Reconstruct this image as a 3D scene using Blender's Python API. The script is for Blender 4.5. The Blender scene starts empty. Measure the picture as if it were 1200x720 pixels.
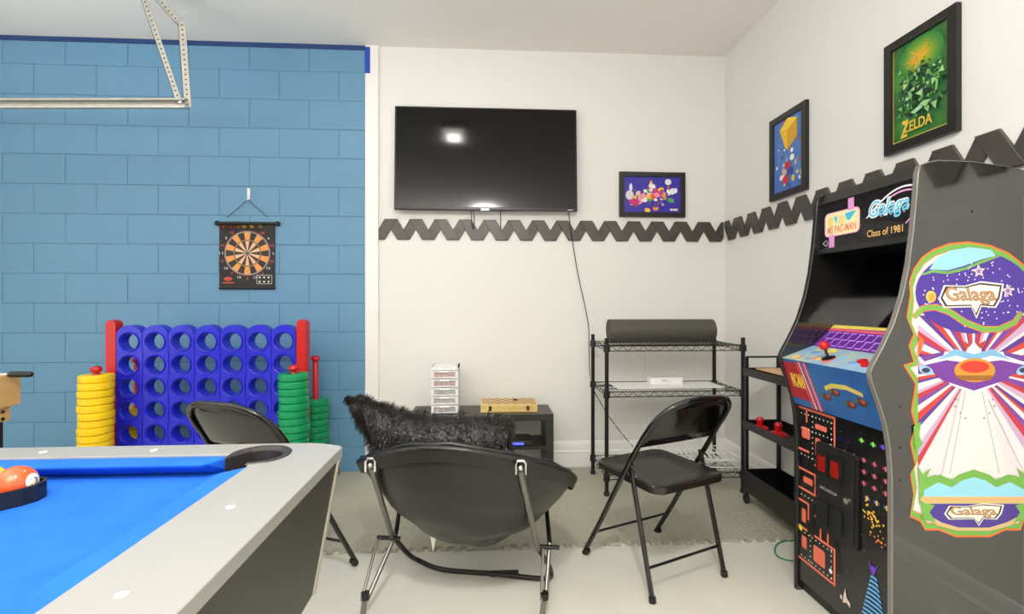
import bpy, math, random
from mathutils import Vector, Matrix
from mathutils.geometry import tessellate_polygon
random.seed(7)
PI = math.pi
C = bpy.context.scene.collection
S = bpy.context.scene

# ---------------------------------------------------------------- camera
CAMH = 1.19; TH = math.radians(3.24); F = 565.0; HY = 355.0
cam = bpy.data.cameras.new('camera'); co = bpy.data.objects.new('camera', cam); C.objects.link(co)
co.location = (0, 0, CAMH); co.rotation_euler = (PI/2, 0, -TH)
cam.sensor_width = 36; cam.lens = 36*F/1200; cam.shift_y = (HY-360)/1200*1.0
cam.clip_start = 0.02
S.camera = co

# ---------------------------------------------------------------- world, lights, exposure
YB_ = -3.2
w = bpy.data.worlds.new('world'); S.world = w; w.use_nodes = True
w.node_tree.nodes['Background'].inputs[0].default_value = (1, .97, .92, 1)
w.node_tree.nodes['Background'].inputs[1].default_value = 0.5
def area(name, loc, sx, sy, e, col=(1, .95, .87), rot=(0, 0, 0)):
    l = bpy.data.lights.new(name, 'AREA'); l.shape = 'RECTANGLE'; l.size = sx; l.size_y = sy
    l.energy = e; l.color = col
    o = bpy.data.objects.new(name, l); C.objects.link(o); o.location = loc; o.rotation_euler = rot
    return o
area('ceiling_lamp_light_key', (0.0, -0.15, 2.94), .22, .22, 46, (1, .975, .95))
area('bounce_fill_light', (-.6, -1.1, 1.95), 1.5, 1.5, 156, (1, .975, .945), (PI, 0, 0))  # unseen upward fill behind the camera, added to brighten the ceiling
area('bounce_fill_light_left', (-2.6, .9, 1.9), 1.0, 1.0, 34, (1, .975, .94), (PI, 0, 0))  # second upward fill, added to lift the left part of the ceiling
area('left_fill_light', (-4.14, .3, 1.4), 2.8, 1.8, 20, (1, .98, .96), (PI/2, 0, -PI/2))  # added fill from the left for the right wall, no real opening there
area('ceiling_lamp_light_front', (-0.3, 2.14, 2.935), .10, .16, 3, (1, .97, .91))
S.view_settings.view_transform = 'Standard'; S.view_settings.look = 'None'
S.view_settings.gamma = 1; S.view_settings.use_curve_mapping = False
S.view_settings.exposure = 0.19

# room constants
YW = 3.45; XR = 1.763; ZC = 3.0; XL = -4.2; YB = -3.2

# ---------------------------------------------------------------- measuring helpers (read a point of a real plane)
cs, sn = math.cos(TH), math.sin(TH)
def ray(px, py):
    u = (px-600)/F; v = (HY-py)/F
    return Vector((u*cs+sn, cs-u*sn, v))
def plane_pt(px, py, p, n):
    d = ray(px, py); o = Vector((0, 0, CAMH)); n = Vector(n)
    t = (Vector(p)-o).dot(n)/d.dot(n)
    return o+d*t
def on_y(px, py, Y): return plane_pt(px, py, (0, Y, 0), (0, 1, 0))
def on_x(px, py, X): return plane_pt(px, py, (X, 0, 0), (1, 0, 0))
def on_z(px, py, Z): return plane_pt(px, py, (0, 0, Z), (0, 0, 1))

# ---------------------------------------------------------------- materials
def lin(c):
    c = c/255.0
    return c/12.92 if c <= .04045 else ((c+.055)/1.055)**2.4
def rgb(r, g, b): return (lin(r), lin(g), lin(b), 1)
MC = {}
def mat(name, c, rough=.5, metal=0, bump=None, var=None, coat=0, spec=.5, aniso=0, alpha=None, trans=0, emit=None):
    if name in MC: return MC[name]
    m = bpy.data.materials.new(name); m.use_nodes = True; MC[name] = m
    nt = m.node_tree; b = nt.nodes['Principled BSDF']
    b.inputs['Base Color'].default_value = rgb(*c)
    b.inputs['Roughness'].default_value = rough; b.inputs['Metallic'].default_value = metal
    b.inputs['Specular IOR Level'].default_value = spec
    b.inputs['Coat Weight'].default_value = coat
    if trans: b.inputs['Transmission Weight'].default_value = trans
    if alpha is not None: b.inputs['Alpha'].default_value = alpha
    if aniso: b.inputs['Anisotropic'].default_value = aniso
    if emit:
        b.inputs['Emission Color'].default_value = rgb(*emit[0]); b.inputs['Emission Strength'].default_value = emit[1]
    tc = None
    def coord():
        n = nt.nodes.new('ShaderNodeTexCoord'); return n.outputs['Object']
    if var:                     # (scale, other colour, amount)
        n = nt.nodes.new('ShaderNodeTexNoise'); n.inputs['Scale'].default_value = var[0]; n.inputs['Detail'].default_value = 5
        nt.links.new(coord(), n.inputs['Vector'])
        r = nt.nodes.new('ShaderNodeMapRange'); r.inputs[1].default_value = .35; r.inputs[2].default_value = .65
        r.inputs[4].default_value = var[2]
        nt.links.new(n.outputs['Fac'], r.inputs[0])
        x = nt.nodes.new('ShaderNodeMix'); x.data_type = 'RGBA'
        x.inputs[6].default_value = rgb(*c); x.inputs[7].default_value = rgb(*var[1])
        nt.links.new(r.outputs[0], x.inputs[0]); nt.links.new(x.outputs[2], b.inputs['Base Color'])
    if bump:                    # (kind, scale, strength, distance)
        if bump[0] == 'noise':
            n = nt.nodes.new('ShaderNodeTexNoise'); n.inputs['Scale'].default_value = bump[1]; n.inputs['Detail'].default_value = 4; out = n.outputs['Fac']
        elif bump[0] == 'wave':
            n = nt.nodes.new('ShaderNodeTexWave'); n.inputs['Scale'].default_value = bump[1]; n.inputs['Distortion'].default_value = 3; out = n.outputs['Fac']
        elif bump[0] == 'voronoi':
            n = nt.nodes.new('ShaderNodeTexVoronoi'); n.inputs['Scale'].default_value = bump[1]; out = n.outputs['Distance']
        elif bump[0] == 'check':
            n = nt.nodes.new('ShaderNodeTexChecker'); n.inputs['Scale'].default_value = bump[1]; out = n.outputs['Fac']
        nt.links.new(coord(), n.inputs['Vector'])
        bp = nt.nodes.new('ShaderNodeBump'); bp.inputs['Strength'].default_value = bump[2]; bp.inputs['Distance'].default_value = bump[3]
        nt.links.new(out, bp.inputs['Height']); nt.links.new(bp.outputs[0], b.inputs['Normal'])
    return m
def flat(r, g, b, rough=.45):
    return mat('print_%d_%d_%d' % (r, g, b), (r, g, b), rough)

M_white_wall = mat('wall_paint', (231, 230, 225), .6, bump=('noise', 140, .12, .002))
M_ceil = mat('ceiling_paint', (246, 242, 236), .8, bump=('noise', 90, .2, .003))
M_trim = mat('trim_paint', (240, 239, 235), .35)
M_block = mat('blue_block_paint', (97, 144, 177), .5, bump=('noise', 110, .35, .003), var=(3, (103, 150, 182), .8))
M_mortar = mat('blue_joint_paint', (95, 140, 173), .5, bump=('noise', 60, .3, .004))
M_dblue = mat('dark_blue_paint', (30, 62, 118), .5)
M_tape = mat('blue_edge_paint', (28, 74, 176), .5)
M_floor = mat('epoxy_floor', (212, 211, 198), .3, var=(2.2, (203, 202, 188), .8), bump=('noise', 5, .08, .004))
M_mat = mat('foam_mat', (168, 166, 148), .5, bump=('voronoi', 42, 1, .006))
M_black_metal = mat('black_metal', (14, 13, 13), .3, spec=.6)
M_black_enamel = mat('black_enamel', (12, 11, 10), .16, coat=.4)
M_black_wire = mat('black_wire', (28, 27, 26), .35, metal=.3)
M_black_plastic = mat('black_plastic', (20, 20, 20), .4)
M_rubber = mat('black_rubber', (24, 24, 24), .7)
M_chrome = mat('chrome', (215, 215, 215), .15, metal=1)
M_galv = mat('galvanised_steel', (180, 178, 170), .4, metal=.3, var=(30, (160, 157, 148), .6))
M_hole = mat('punched_hole', (70, 66, 60), .8)
M_white_plastic = mat('white_plastic', (238, 238, 238), .35)
M_white_wire = mat('white_wire', (236, 236, 234), .35)
M_red = mat('red_plastic', (196, 18, 24), .3)
M_yellow = mat('yellow_plastic', (250, 208, 12), .35)
M_green = mat('green_plastic', (6, 146, 88), .32)
M_blue = mat('blue_plastic', (32, 36, 200), .3)
M_frame = mat('black_frame', (24, 22, 20), .35)

# ---------------------------------------------------------------- mesh builder
class MB:
    def __init__(s): s.v = []; s.f = []; s.m = []
    def add(s, vs, fs, m=0):
        o = len(s.v); s.v += [Vector(v) for v in vs]
        for f in fs: s.f.append(tuple(i+o for i in f)); s.m.append(m)
        return s
    def box(s, a, b, m=0, mx=None):
        x0, y0, z0 = a; x1, y1, z1 = b
        vs = [(x0,y0,z0),(x1,y0,z0),(x1,y1,z0),(x0,y1,z0),(x0,y0,z1),(x1,y0,z1),(x1,y1,z1),(x0,y1,z1)]
        if mx is not None: vs = [mx @ Vector(v) for v in vs]
        return s.add(vs, [(3,2,1,0),(4,5,6,7),(0,1,5,4),(1,2,6,5),(2,3,7,6),(3,0,4,7)], m)
    def tube(s, pts, r, n=8, closed=False, m=0):
        pts = [Vector(p) for p in pts]; k = len(pts); rings = []
        rs = r if isinstance(r, (list, tuple)) else [r]*k
        prev = None
        for i, p in enumerate(pts):
            if closed: t = pts[(i+1) % k]-pts[i-1]
            else: t = pts[min(i+1, k-1)]-pts[max(i-1, 0)]
            t.normalize()
            if prev is None:
                a = Vector((0, 0, 1)) if abs(t.z) < .9 else Vector((1, 0, 0))
                nn = t.cross(a).normalized()
            else:
                nn = (prev-t*prev.dot(t)).normalized()
            prev = nn; bb = t.cross(nn)
            rings.append([p+(nn*math.cos(2*PI*j/n)+bb*math.sin(2*PI*j/n))*rs[i] for j in range(n)])
        vs = [q for rg in rings for q in rg]; fs = []
        for i in range(k if closed else k-1):
            a = i*n; b = ((i+1) % k)*n
            for j in range(n): fs.append((a+j, a+(j+1) % n, b+(j+1) % n, b+j))
        if not closed:
            fs.append(tuple(range(n))[::-1]); fs.append(tuple(range((k-1)*n, k*n)))
        return s.add(vs, fs, m)
    def lathe(s, prof, c=(0,0,0), axis='z', n=24, m=0, mx=None):
        vs = []; fs = []
        for r, z in prof:
            for j in range(n):
                a = 2*PI*j/n; x, y = r*math.cos(a), r*math.sin(a)
                v = {'z': (x, y, z), 'y': (x, z, y), 'x': (z, x, y)}[axis]
                v = Vector(v)+Vector(c)
                if mx is not None: v = mx @ v
                vs.append(v)
        for i in range(len(prof)-1):
            for j in range(n): fs.append((i*n+j, i*n+(j+1) % n, (i+1)*n+(j+1) % n, (i+1)*n+j))
        if prof[0][0] > 1e-6: fs.append(tuple(range(n))[::-1])
        if prof[-1][0] > 1e-6: fs.append(tuple(range((len(prof)-1)*n, len(prof)*n)))
        return s.add(vs, fs, m)
    def ringlathe(s, prof, c=(0,0,0), n=28, m=0):   # closed profile (torus like)
        vs = []; fs = []; k = len(prof)
        for r, z in prof:
            for j in range(n):
                a = 2*PI*j/n; vs.append(Vector((r*math.cos(a), r*math.sin(a), z))+Vector(c))
        for i in range(k):
            for j in range(n): fs.append((i*n+j, i*n+(j+1) % n, ((i+1) % k)*n+(j+1) % n, ((i+1) % k)*n+j))
        return s.add(vs, fs, m)
    def sphere(s, c, r, n=16, m=0, sc=(1,1,1)):
        prof = [(r*math.sin(PI*i/(n//2)), -r*math.cos(PI*i/(n//2))) for i in range(n//2+1)]
        o = len(s.v); s.lathe(prof, (0,0,0), 'z', n, m)
        for i in range(o, len(s.v)): v = s.v[i]; s.v[i] = Vector((v.x*sc[0], v.y*sc[1], v.z*sc[2]))+Vector(c)
        return s
    def prism(s, poly, fn, d0, d1, m=0):     # poly of (a,b); fn(a,b,d)->point
        k = len(poly)
        vs = [fn(a, b, d0) for a, b in poly]+[fn(a, b, d1) for a, b in poly]
        tri = tessellate_polygon([[Vector((a, b, 0)) for a, b in poly]])
        fs = [tuple(t) for t in tri]+[tuple(i+k for i in t) for t in tri]
        fs += [(i, (i+1) % k, (i+1) % k+k, i+k) for i in range(k)]
        return s.add(vs, fs, m)
    def build(s, name, mats, parent=None, smooth=False, bevel=0, seg=2, world=True, fixn=True, origin=None):
        if not isinstance(mats, (list, tuple)): mats = [mats]
        vs = s.v
        if parent is not None and world:
            W = Matrix(); p = parent; chain = []
            while p is not None: chain.append(p); p = p.parent
            for q in reversed(chain): W = W @ q.matrix_basis
            Wi = W.inverted(); vs = [Wi @ v for v in vs]
        off = Vector((0,0,0))
        if parent is None and origin is not None:
            off = Vector(origin); vs = [v-off for v in vs]
        me = bpy.data.meshes.new(name); me.from_pydata([tuple(v) for v in vs], [], s.f)
        for mm in mats: me.materials.append(mm)
        me.polygons.foreach_set('material_index', s.m)
        if fixn:
            import bmesh
            bm = bmesh.new(); bm.from_mesh(me); bmesh.ops.recalc_face_normals(bm, faces=bm.faces); bm.to_mesh(me); bm.free()
        if smooth:
            me.polygons.foreach_set('use_smooth', [True]*len(me.polygons))
            try: me.set_sharp_from_angle(angle=math.radians(38))
            except Exception: pass
        me.update()
        o = bpy.data.objects.new(name, me); C.objects.link(o)
        if parent is not None: o.parent = parent
        o.location = off
        if bevel:
            b = o.modifiers.new('bevel', 'BEVEL'); b.width = bevel; b.segments = seg; b.limit_method = 'ANGLE'; b.angle_limit = math.radians(40)
            b.harden_normals = False
        return o
def tag(o, label=None, cat=None, group=None, kind=None):
    if label: o['label'] = label
    if cat: o['category'] = cat
    if group: o['group'] = group
    if kind: o['kind'] = kind
    return o
def thing(name, label, cat, loc=(0,0,0), rz=0, group=None):
    o = bpy.data.objects.new(name, None); C.objects.link(o); o.empty_display_size = .1
    o.location = loc; o.rotation_euler = (0, 0, rz); tag(o, label, cat, group); return o
def copy_tree(o, parent=None):
    c = o.copy(); C.objects.link(c); c.parent = parent
    for ch in [q for q in list(C.objects) if q.parent == o]: copy_tree(ch, c)
    return c
def arc(cx, cy, r, a0, a1, n=8):
    return [(cx+r*math.cos(math.radians(a0+(a1-a0)*i/n)), cy+r*math.sin(math.radians(a0+(a1-a0)*i/n))) for i in range(n+1)]
def rrect(x0, y0, x1, y1, r, n=4):
    return arc(x1-r, y1-r, r, 0, 90, n)+arc(x0+r, y1-r, r, 90, 180, n)+arc(x0+r, y0+r, r, 180, 270, n)+arc(x1-r, y0+r, r, 270, 360, n)
def XZ(Y): return lambda a, b, d: Vector((a, Y+d, b))
def XY(Z=0): return lambda a, b, d: Vector((a, b, Z+d))
def YZ(X): return lambda a, b, d: Vector((X+d, a, b))

# flat print on a real surface: polygons a fraction of a millimetre proud of it
class Print:
    def __init__(s, fn): s.fn = fn; s.mb = MB(); s.mats = []; s.k = 0   # fn(a, b, lift) -> point
    def mi(s, c):
        m = flat(*c)
        if m not in s.mats: s.mats.append(m)
        return s.mats.index(m)
    def poly(s, pts, c, up=True):
        s.k += 1; d = .0004+.00003*s.k
        tri = tessellate_polygon([[Vector((a, b, 0)) for a, b in pts]])
        s.mb.add([s.fn(a, b, d) for a, b in pts], [tuple(t) for t in tri], s.mi(c))
    def polys(s, lst, c):                      # several on one layer
        s.k += 1; d = .0004+.00003*s.k
        for i, pts in enumerate(lst):
            tri = tessellate_polygon([[Vector((a, b, 0)) for a, b in pts]])
            s.mb.add([s.fn(a, b, d+(i % 13)*.000008) for a, b in pts], [tuple(t) for t in tri], s.mi(c))
    @staticmethod
    def ell(cx, cy, rx, ry, n=18, rot=0):
        cr, sr = math.cos(rot), math.sin(rot); o = []
        for i in range(n):
            x = rx*math.cos(2*PI*i/n); y = ry*math.sin(2*PI*i/n); o.append((cx+x*cr-y*sr, cy+x*sr+y*cr))
        return o
    @staticmethod
    def seg(p, q, w):
        dx, dy = q[0]-p[0], q[1]-p[1]; l = math.hypot(dx, dy) or 1; nx, ny = -dy/l*w/2, dx/l*w/2; ex, ey = dx/l*w/2, dy/l*w/2
        return [(p[0]+nx-ex, p[1]+ny-ey), (p[0]-nx-ex, p[1]-ny-ey), (q[0]-nx+ex, q[1]-ny+ey), (q[0]+nx+ex, q[1]+ny+ey)]
    def stroke(s, path, w, c):
        s.k += 1; d = .0004+.00003*s.k; n = len(path); vs = []
        for i, (x, y) in enumerate(path):
            p, q = path[max(i-1, 0)], path[min(i+1, n-1)]; dx, dy = q[0]-p[0], q[1]-p[1]; l = math.hypot(dx, dy) or 1
            ww = w/2*(1 if 0 < i < n-1 else .7)
            vs += [s.fn(x-dy/l*ww, y+dx/l*ww, d), s.fn(x+dy/l*ww, y-dx/l*ww, d)]
        s.mb.add(vs, [(2*i, 2*i+1, 2*i+3, 2*i+2) for i in range(n-1)], s.mi(c))
    def text(s, txt, cx, cy, h, wd, c, shear=0, bold=0, rot=0, flipy=False):
        # text fitted into a box wd x h centred on (cx, cy)
        cu = bpy.data.curves.new('t', 'FONT'); cu.body = txt; cu.shear = shear; cu.offset = bold
        o = bpy.data.objects.new('t', cu); C.objects.link(o)
        dg = bpy.context.evaluated_depsgraph_get(); me = bpy.data.meshes.new_from_object(o.evaluated_get(dg))
        vs = [v.co.copy() for v in me.vertices]; fs = [tuple(p.vertices) for p in me.polygons]
        bpy.data.objects.remove(o); bpy.data.curves.remove(cu); bpy.data.meshes.remove(me)
        x0 = min(v.x for v in vs); x1 = max(v.x for v in vs); y0 = min(v.y for v in vs); y1 = max(v.y for v in vs)
        s.k += 1; d = .0004+.00003*s.k; cr, sr = math.cos(rot), math.sin(rot); out = []
        for v in vs:
            a = ((v.x-x0)/(x1-x0)-.5)*wd; b = ((v.y-y0)/(y1-y0)-.5)*h*(-1 if flipy else 1)
            out.append(s.fn(cx+a*cr-b*sr, cy+a*sr+b*cr, d))
        s.mb.add(out, fs, s.mi(c))
    def build(s, name, parent):
        o = s.mb.build(name, s.mats, parent, fixn=False); o['kind'] = 'stuff'; return o

# ================================================================= SETTING
def struct(o): o['kind'] = 'structure'; return o
struct(MB().box((XL, YB, -.1), (XR+.1, YW+.2, 0)).build('floor', M_floor))
struct(MB().box((XL, YB, ZC), (XR+.1, YW+.2, ZC+.1)).build('ceiling', M_ceil))
struct(MB().box((XR, YB, 0), (XR+.1, YW+.2, ZC)).build('wall_right', M_white_wall))
struct(MB().box((XL-.1, YB, 0), (XL, YW+.2, ZC)).build('wall_left', M_white_wall))
struct(MB().box((XL, YB-.1, 0), (XR+.1, YB, ZC)).build('wall_front', M_white_wall))
XT = -.838
struct(MB().box((XT, YW, 0), (XR+.1, YW+.2, ZC)).build('wall_back_white', M_white_wall))
wb = struct(MB().box((XL, YW+.0035, 0), (XT, YW+.2, ZC)).build('wall_back', M_mortar))
# concrete blocks, each a piece of the wall
BL, BH, J = .4064, .2032, .003
def block_mesh(L, H):
    e = .004
    a = [(J/2, YW+.02, J/2), (L-J/2, YW+.02, J/2), (L-J/2, YW+.02, H-J/2), (J/2, YW+.02, H-J/2)]
    b = [(J/2, YW+.001, J/2), (L-J/2, YW+.001, J/2), (L-J/2, YW+.001, H-J/2), (J/2, YW+.001, H-J/2)]
    c = [(J/2+e, YW-.0012, J/2+e), (L-J/2-e, YW-.0012, J/2+e), (L-J/2-e, YW-.0012, H-J/2-e), (J/2+e, YW-.0012, H-J/2-e)]
    fs = [(8, 9, 10, 11)]
    for k in range(4):
        n = (k+1) % 4; fs += [(k, n, n+4, k+4), (k+4, n+4, n+8, k+8)]
    me = bpy.data.meshes.new('block'); me.from_pydata(a+b+c, [], fs); me.materials.append(M_block); me.update(); return me
full = {}
zrow = [0.0]+[.170+BH*k for k in range(14)]+[ZC-.028]
for r in range(len(zrow)-1):
    z0, z1 = zrow[r], zrow[r+1]
    k = r-11       # r=11 is the row above the joint at 2.202
    base = -1.43 if (r % 2 == 1) else -1.632
    x = base-BL*8
    while x < XT-.03:
        x0, x1 = x, min(x+BL, XT)
        if x1 > -3.75 and x1-x0 > .03:
            key = (round(x1-x0, 3), round(z1-z0, 3))
            if key not in full: full[key] = block_mesh(x1-x0, z1-z0)
            o = bpy.data.objects.new('block', full[key]); C.objects.link(o); o.parent = wb
            o.location = (x0, random.uniform(-.0008, .0008), z0)
        x += BL
struct(MB().box((XL, YW-.006, ZC-.03), (XT+.02, YW+.01, ZC)).build('trim_1', M_dblue))
t2 = struct(MB().box((XT, YW-.018, 0), (-.746, YW+.01, ZC)).build('trim_2', M_trim, bevel=.004))
MB().box((XT-.001, YW-.0195, 2.80), (XT+.036, YW-.017, 2.985)).build('paint_patch', M_tape, t2)
def baseboard(name, fn, a0, a1):
    prof = [(0, 0), (.016, 0), (.016, .11), (.020, .118), (.014, .13), (.012, .17), (.006, .19), (0, .195)]
    mb = MB(); k = len(prof)
    vs = [fn(a0, d, z) for d, z in prof]+[fn(a1, d, z) for d, z in prof]
    fs = [(i, (i+1) % k, (i+1) % k+k, i+k) for i in range(k)]+[tuple(range(k)), tuple(range(k, 2*k))]
    mb.add(vs, fs); return struct(mb.build(name, M_trim))
baseboard('baseboard_back', lambda a, d, z: Vector((a, YW-d, z)), -.745, XR)
baseboard('baseboard_right', lambda a, d, z: Vector((XR-d, a, z)), YW, YB)

# foam mat of interlocking tiles
root = thing('floor_mat', 'grey textured foam floor mat of interlocking tiles under the chairs', 'mat', (0, 2.9, 0))
GX = [-1.21, -.61, -.01, .59, 1.19, XR-.03]; GY = [2.33, 2.93, YW-.03]
def tooth(s):
    p = (s/.06) % 1.0
    return .010 if .25 < p < .75 else -.010
def edge(a0, a1, flatedge):
    pts = []
    if flatedge: return [(a0, 0), (a1, 0)]
    n = int(round((a1-a0)/.06)); st = (a1-a0)/n
    pts.append((a0, 0))
    for i in range(n):
        s = a0+i*st
        if i == 0 or i == n-1: continue
        sg = .014
        pts += [(s+.22*st, -sg*.9), (s+.20*st, sg), (s+.72*st, sg), (s+.70*st, -sg*.9)]
    pts.append((a1, 0)); return pts
for j in range(2):
    for i in range(5):
        x0, x1, y0, y1 = GX[i], GX[i+1], GY[j], GY[j+1]
        bot = [(s, y0+d) for s, d in edge(x0, x1, False)]
        rt = [(x1+d, s) for s, d in edge(y0, y1, i == 4)]
        tp = [(s, y1+d) for s, d in edge(x0, x1, j == 1)][::-1]
        lf = [(x0+d, s) for s, d in edge(y0, y1, i == 0)][::-1]
        poly = []
        for q in bot+rt+tp+lf:
            if not poly or (abs(q[0]-poly[-1][0])+abs(q[1]-poly[-1][1])) > 1e-5: poly.append(q)
        if abs(poly[0][0]-poly[-1][0])+abs(poly[0][1]-poly[-1][1]) < 1e-5: poly.pop()
        cx, cy = (x0+x1)/2, (y0+y1)/2
        poly = [(cx+(a-cx)*.9975, cy+(b-cy)*.9975) for a, b in poly]
        MB().prism(poly, XY(), .0005, .0135).build('mat_tile', M_mat, root)

# garage door track with its hanger
root = thing('garage_door_track', 'galvanised garage door track hung on perforated steel angles below the ceiling', 'track', (-1.9, 2.8, 2.3))
e = on_y(220, 117, 2.8); b = on_y(220, 128, 2.8); zt, zb, xe = e.z, b.z, e.x
mb = MB()
prof = [(0, zt), (.012, zt+.002), (.026, zt), (.03, zt-.012), (.027, zt-.014), (.022, zt-.005), (.004, zt-.005), (.004, zb+.006), (.024, zb+.006), (.027, zb+.014), (.03, zb+.012), (.026, zb-.001), (0, zb)]
k = len(prof)
mb.add([(XL+.05, 2.95-d, z) for d, z in prof]+[(xe, 2.8-d, z) for d, z in prof], [(i, (i+1) % k, (i+1) % k+k, i+k) for i in range(k)]+[tuple(range(k)), tuple(range(k, 2*k))])
mb.build('rail', M_galv, root)
MB().lathe([(.009, 0), (.011, .004), (.006, .010), (0, .012)], (0,0,0), 'z', 12, mx=Matrix.Translation((xe-.02, 2.772, (zt+zb)/2)) @ Matrix.Rotation(PI/2, 4, 'X')).build('bolt', M_chrome, root)
def angle_iron(name, p, q, wdt, side, Yoff=0):
    p, q = Vector(p), Vector(q); d = (q-p); L = d.length; d.normalize()
    sd = Vector((0, 1, 0)); a = d.cross(sd).normalized()*side   # in the plane parallel to the wall
    mb = MB()
    def bx(o0, v1, v2, m=0):
        pts = []
        for zz in (0, L):
            for (s_, t_) in ((0, 0), (1, 0), (1, 1), (0, 1)):
                pts.append(o0+d*zz+v1*s_+v2*t_)
        mb.add(pts, [(3,2,1,0),(4,5,6,7),(0,1,5,4),(1,2,6,5),(2,3,7,6),(3,0,4,7)], m)
    bx(p, a*wdt, sd*.003); bx(p, a*.003, sd*wdt)
    o = mb.build(name, M_galv, root)
    hb = MB(); n = int(L/.027)
    for i in range(n):
        c0 = p+d*((i+.5)*L/n)+a*wdt*.55+sd*(-.0008)
        pts = [c0+d*x*.004+a*y*.0055 for x, y in ((-1,-.5),(-.5,-1),(.5,-1),(1,-.5),(1,.5),(.5,1),(-.5,1),(-1,.5))]
        hb.add(pts, [tuple(range(8))])
    ho = hb.build('punched_holes', M_hole, o, fixn=False); ho['kind'] = 'stuff'
top = on_y(209, 27, 2.8); bot = on_y(216, 126, 2.8); pc = plane_pt(166, -18, (0, 0, ZC), (0, 0, 1))
angle_iron('hanger_angle', (bot.x, 2.795, bot.z), (top.x, 2.795, top.z), .04, -1)
bb_ = on_y(208, 122, 2.8); angle_iron('hanger_angle', (bb_.x, 2.79, bb_.z), (pc.x, 2.79, ZC-.001), .032, -1)
tt_ = on_y(203, 28, 2.8); angle_iron('hanger_angle', (top.x-.01, 2.785, top.z-.005), (pc.x+.01, 2.785, ZC-.001), .03, -1)
# lamp fixture over the room (seen only in reflections)
root = thing('ceiling_light', 'small square white ceiling light reflected in the television', 'light', (-.3, 2.14, ZC))
MB().box((-.41, 1.98, ZC-.04), (-.19, 2.30, ZC-.0005)).build('housing', M_white_plastic, root, bevel=.01)
MB().box((-.39, 2.0, ZC-.05), (-.21, 2.28, ZC-.04)).build('diffuser', mat('lit_diffuser', (255, 250, 240), .5, emit=((255, 250, 240), 9)), root)

# ================================================================= WALL THINGS
# zigzag border of half-hexagon panels
M_hex = mat('charcoal_panel', (62, 58, 53), .33, spec=.6, bump=('noise', 160, .25, .001), var=(5, (84, 79, 72), .7))  # lighter tint variation puts reflective light streaks into the colour
def chevron_mesh(poly, th):
    i = .0025; n = len(poly); cx_ = sum(p[0] for p in poly)/n; cz_ = sum(p[1] for p in poly)/n
    inn = [(x+(cx_-x)*.05, z+(cz_-z)*.05) for x, z in poly]
    vs = [(x, 0, z) for x, z in poly]+[(x, -th+i, z) for x, z in poly]+[(x, -th, z) for x, z in inn]
    fs = [tuple(range(2*n, 3*n))]
    for q in range(n): m_ = (q+1) % n; fs += [(q, m_, m_+n, q+n), (q+n, m_+n, m_+2*n, q+2*n)]
    me = bpy.data.meshes.new('zigzag_panel'); me.from_pydata(vs, [], fs); me.materials.append(M_hex); me.update(); return me
def border(label, place, c0, n, per, zmid, H, clips):
    r = thing('zigzag_wall_border', label, 'wall decoration', place(0, zmid)[0])
    a = per/2; h = a/2
    down = chevron_mesh([(-h, H), (-h+a, -H), (h+a, -H), (h, H)], .013)      # from the top at 0 down to the bottom at +a
    upw = chevron_mesh([(a-h, -H), (a+h, -H), (2*a+h, H), (2*a-h, H)], .0065)  # from that bottom up to the next top
    def put(me, c, tilt):
        o = bpy.data.objects.new('zigzag_panel', me); C.objects.link(o); o.parent = r
        loc, rz = place(c, zmid); o.location = Vector(loc)-Vector(r.location); o.rotation_euler = (tilt, 0, rz)
    for i in range(n):
        put(down, c0+per*i, random.uniform(-.02, .0)); put(upw, c0+per*i, 0)
    for q_, (poly, c) in enumerate(clips): put(chevron_mesh(poly, .0065+.004*(len(clips)-q_-1) + (.004 if len(clips) == 2 else 0)), c, 0)
    return r
P1 = .174; a_ = P1/2; H_ = .0725; c_first = -.660; xs = -.745-c_first
border('charcoal zigzag border of slanted panels on the back wall below the television', lambda c, z: ((c, YW-.0015, z), 0),
       c_first, 13, P1, 1.709, H_, [([(xs, -H_), (-a_/2-a_+.0, -H_), (-a_/2+.0, H_), (a_/2, H_), (a_/2-a_, -H_)], c_first) if False else ([(xs, -H_), (-a_/2, -H_), (a_/2, H_), (-a_/2, H_), (xs, .0)], c_first),
       ([(-.0435, H_), (.0435, -H_), (.1305, -H_), (.0435, H_)], c_first+13*P1), ([(.0445, -H_), (.1305, -H_), (.149, -.0416), (.149, H_), (.1305, H_)], c_first+13*P1)])
P2 = .1666
border('charcoal zigzag border of slanted panels running along the right wall', lambda c, z: ((XR-.0015, -c, z), -PI/2),
       -3.256, 13, P2, 1.712, H_, [([(-.125, -H_), (-.0417, -H_), (.0417, H_), (-.0417, H_)], -3.256), ([(-.18, H_), (-.125, H_), (-.0427, -H_), (-.125, -H_), (-.18, .0236)], -3.256)])

# television
root = thing('television', 'large flat black television hung on the back wall', 'television', (0, 3.375, 1.838)); tv = root
tx0, tx1, tz0, tz1 = -.627, .655, 1.838, 2.571
MB().box((tx0, 3.375, tz0), (tx1, 3.405, tz1)).build('casing', mat('tv_plastic', (14, 14, 14), .3), root, bevel=.004)
MB().box((tx0+.012, 3.373, tz0+.02), (tx1-.012, 3.376, tz1-.012)).build('screen', mat('tv_screen', (6, 6, 7), .10, spec=.35, aniso=.6), root)
MB().box((tx0+.25, 3.405, tz0+.12), (tx1-.25, 3.416, tz1-.2)).build('wall_mount', M_black_plastic, root)
MB().box((-.025, 3.368, tz0-.004), (.03, 3.376, tz0+.008)).build('logo_plate', mat('silver_logo', (190, 190, 200), .3, metal=.6), root)
MB().box((.585, 3.371, tz0+.004), (.62, 3.376, tz0+.008)).build('sticker', M_white_plastic, root)
def cable(name, label, pts, r, m, n=6):
    mb = MB(); mb.tube(pts, r, n); o = mb.build(name, m, None, smooth=True, origin=pts[0]); return tag(o, label, 'cable')
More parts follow.
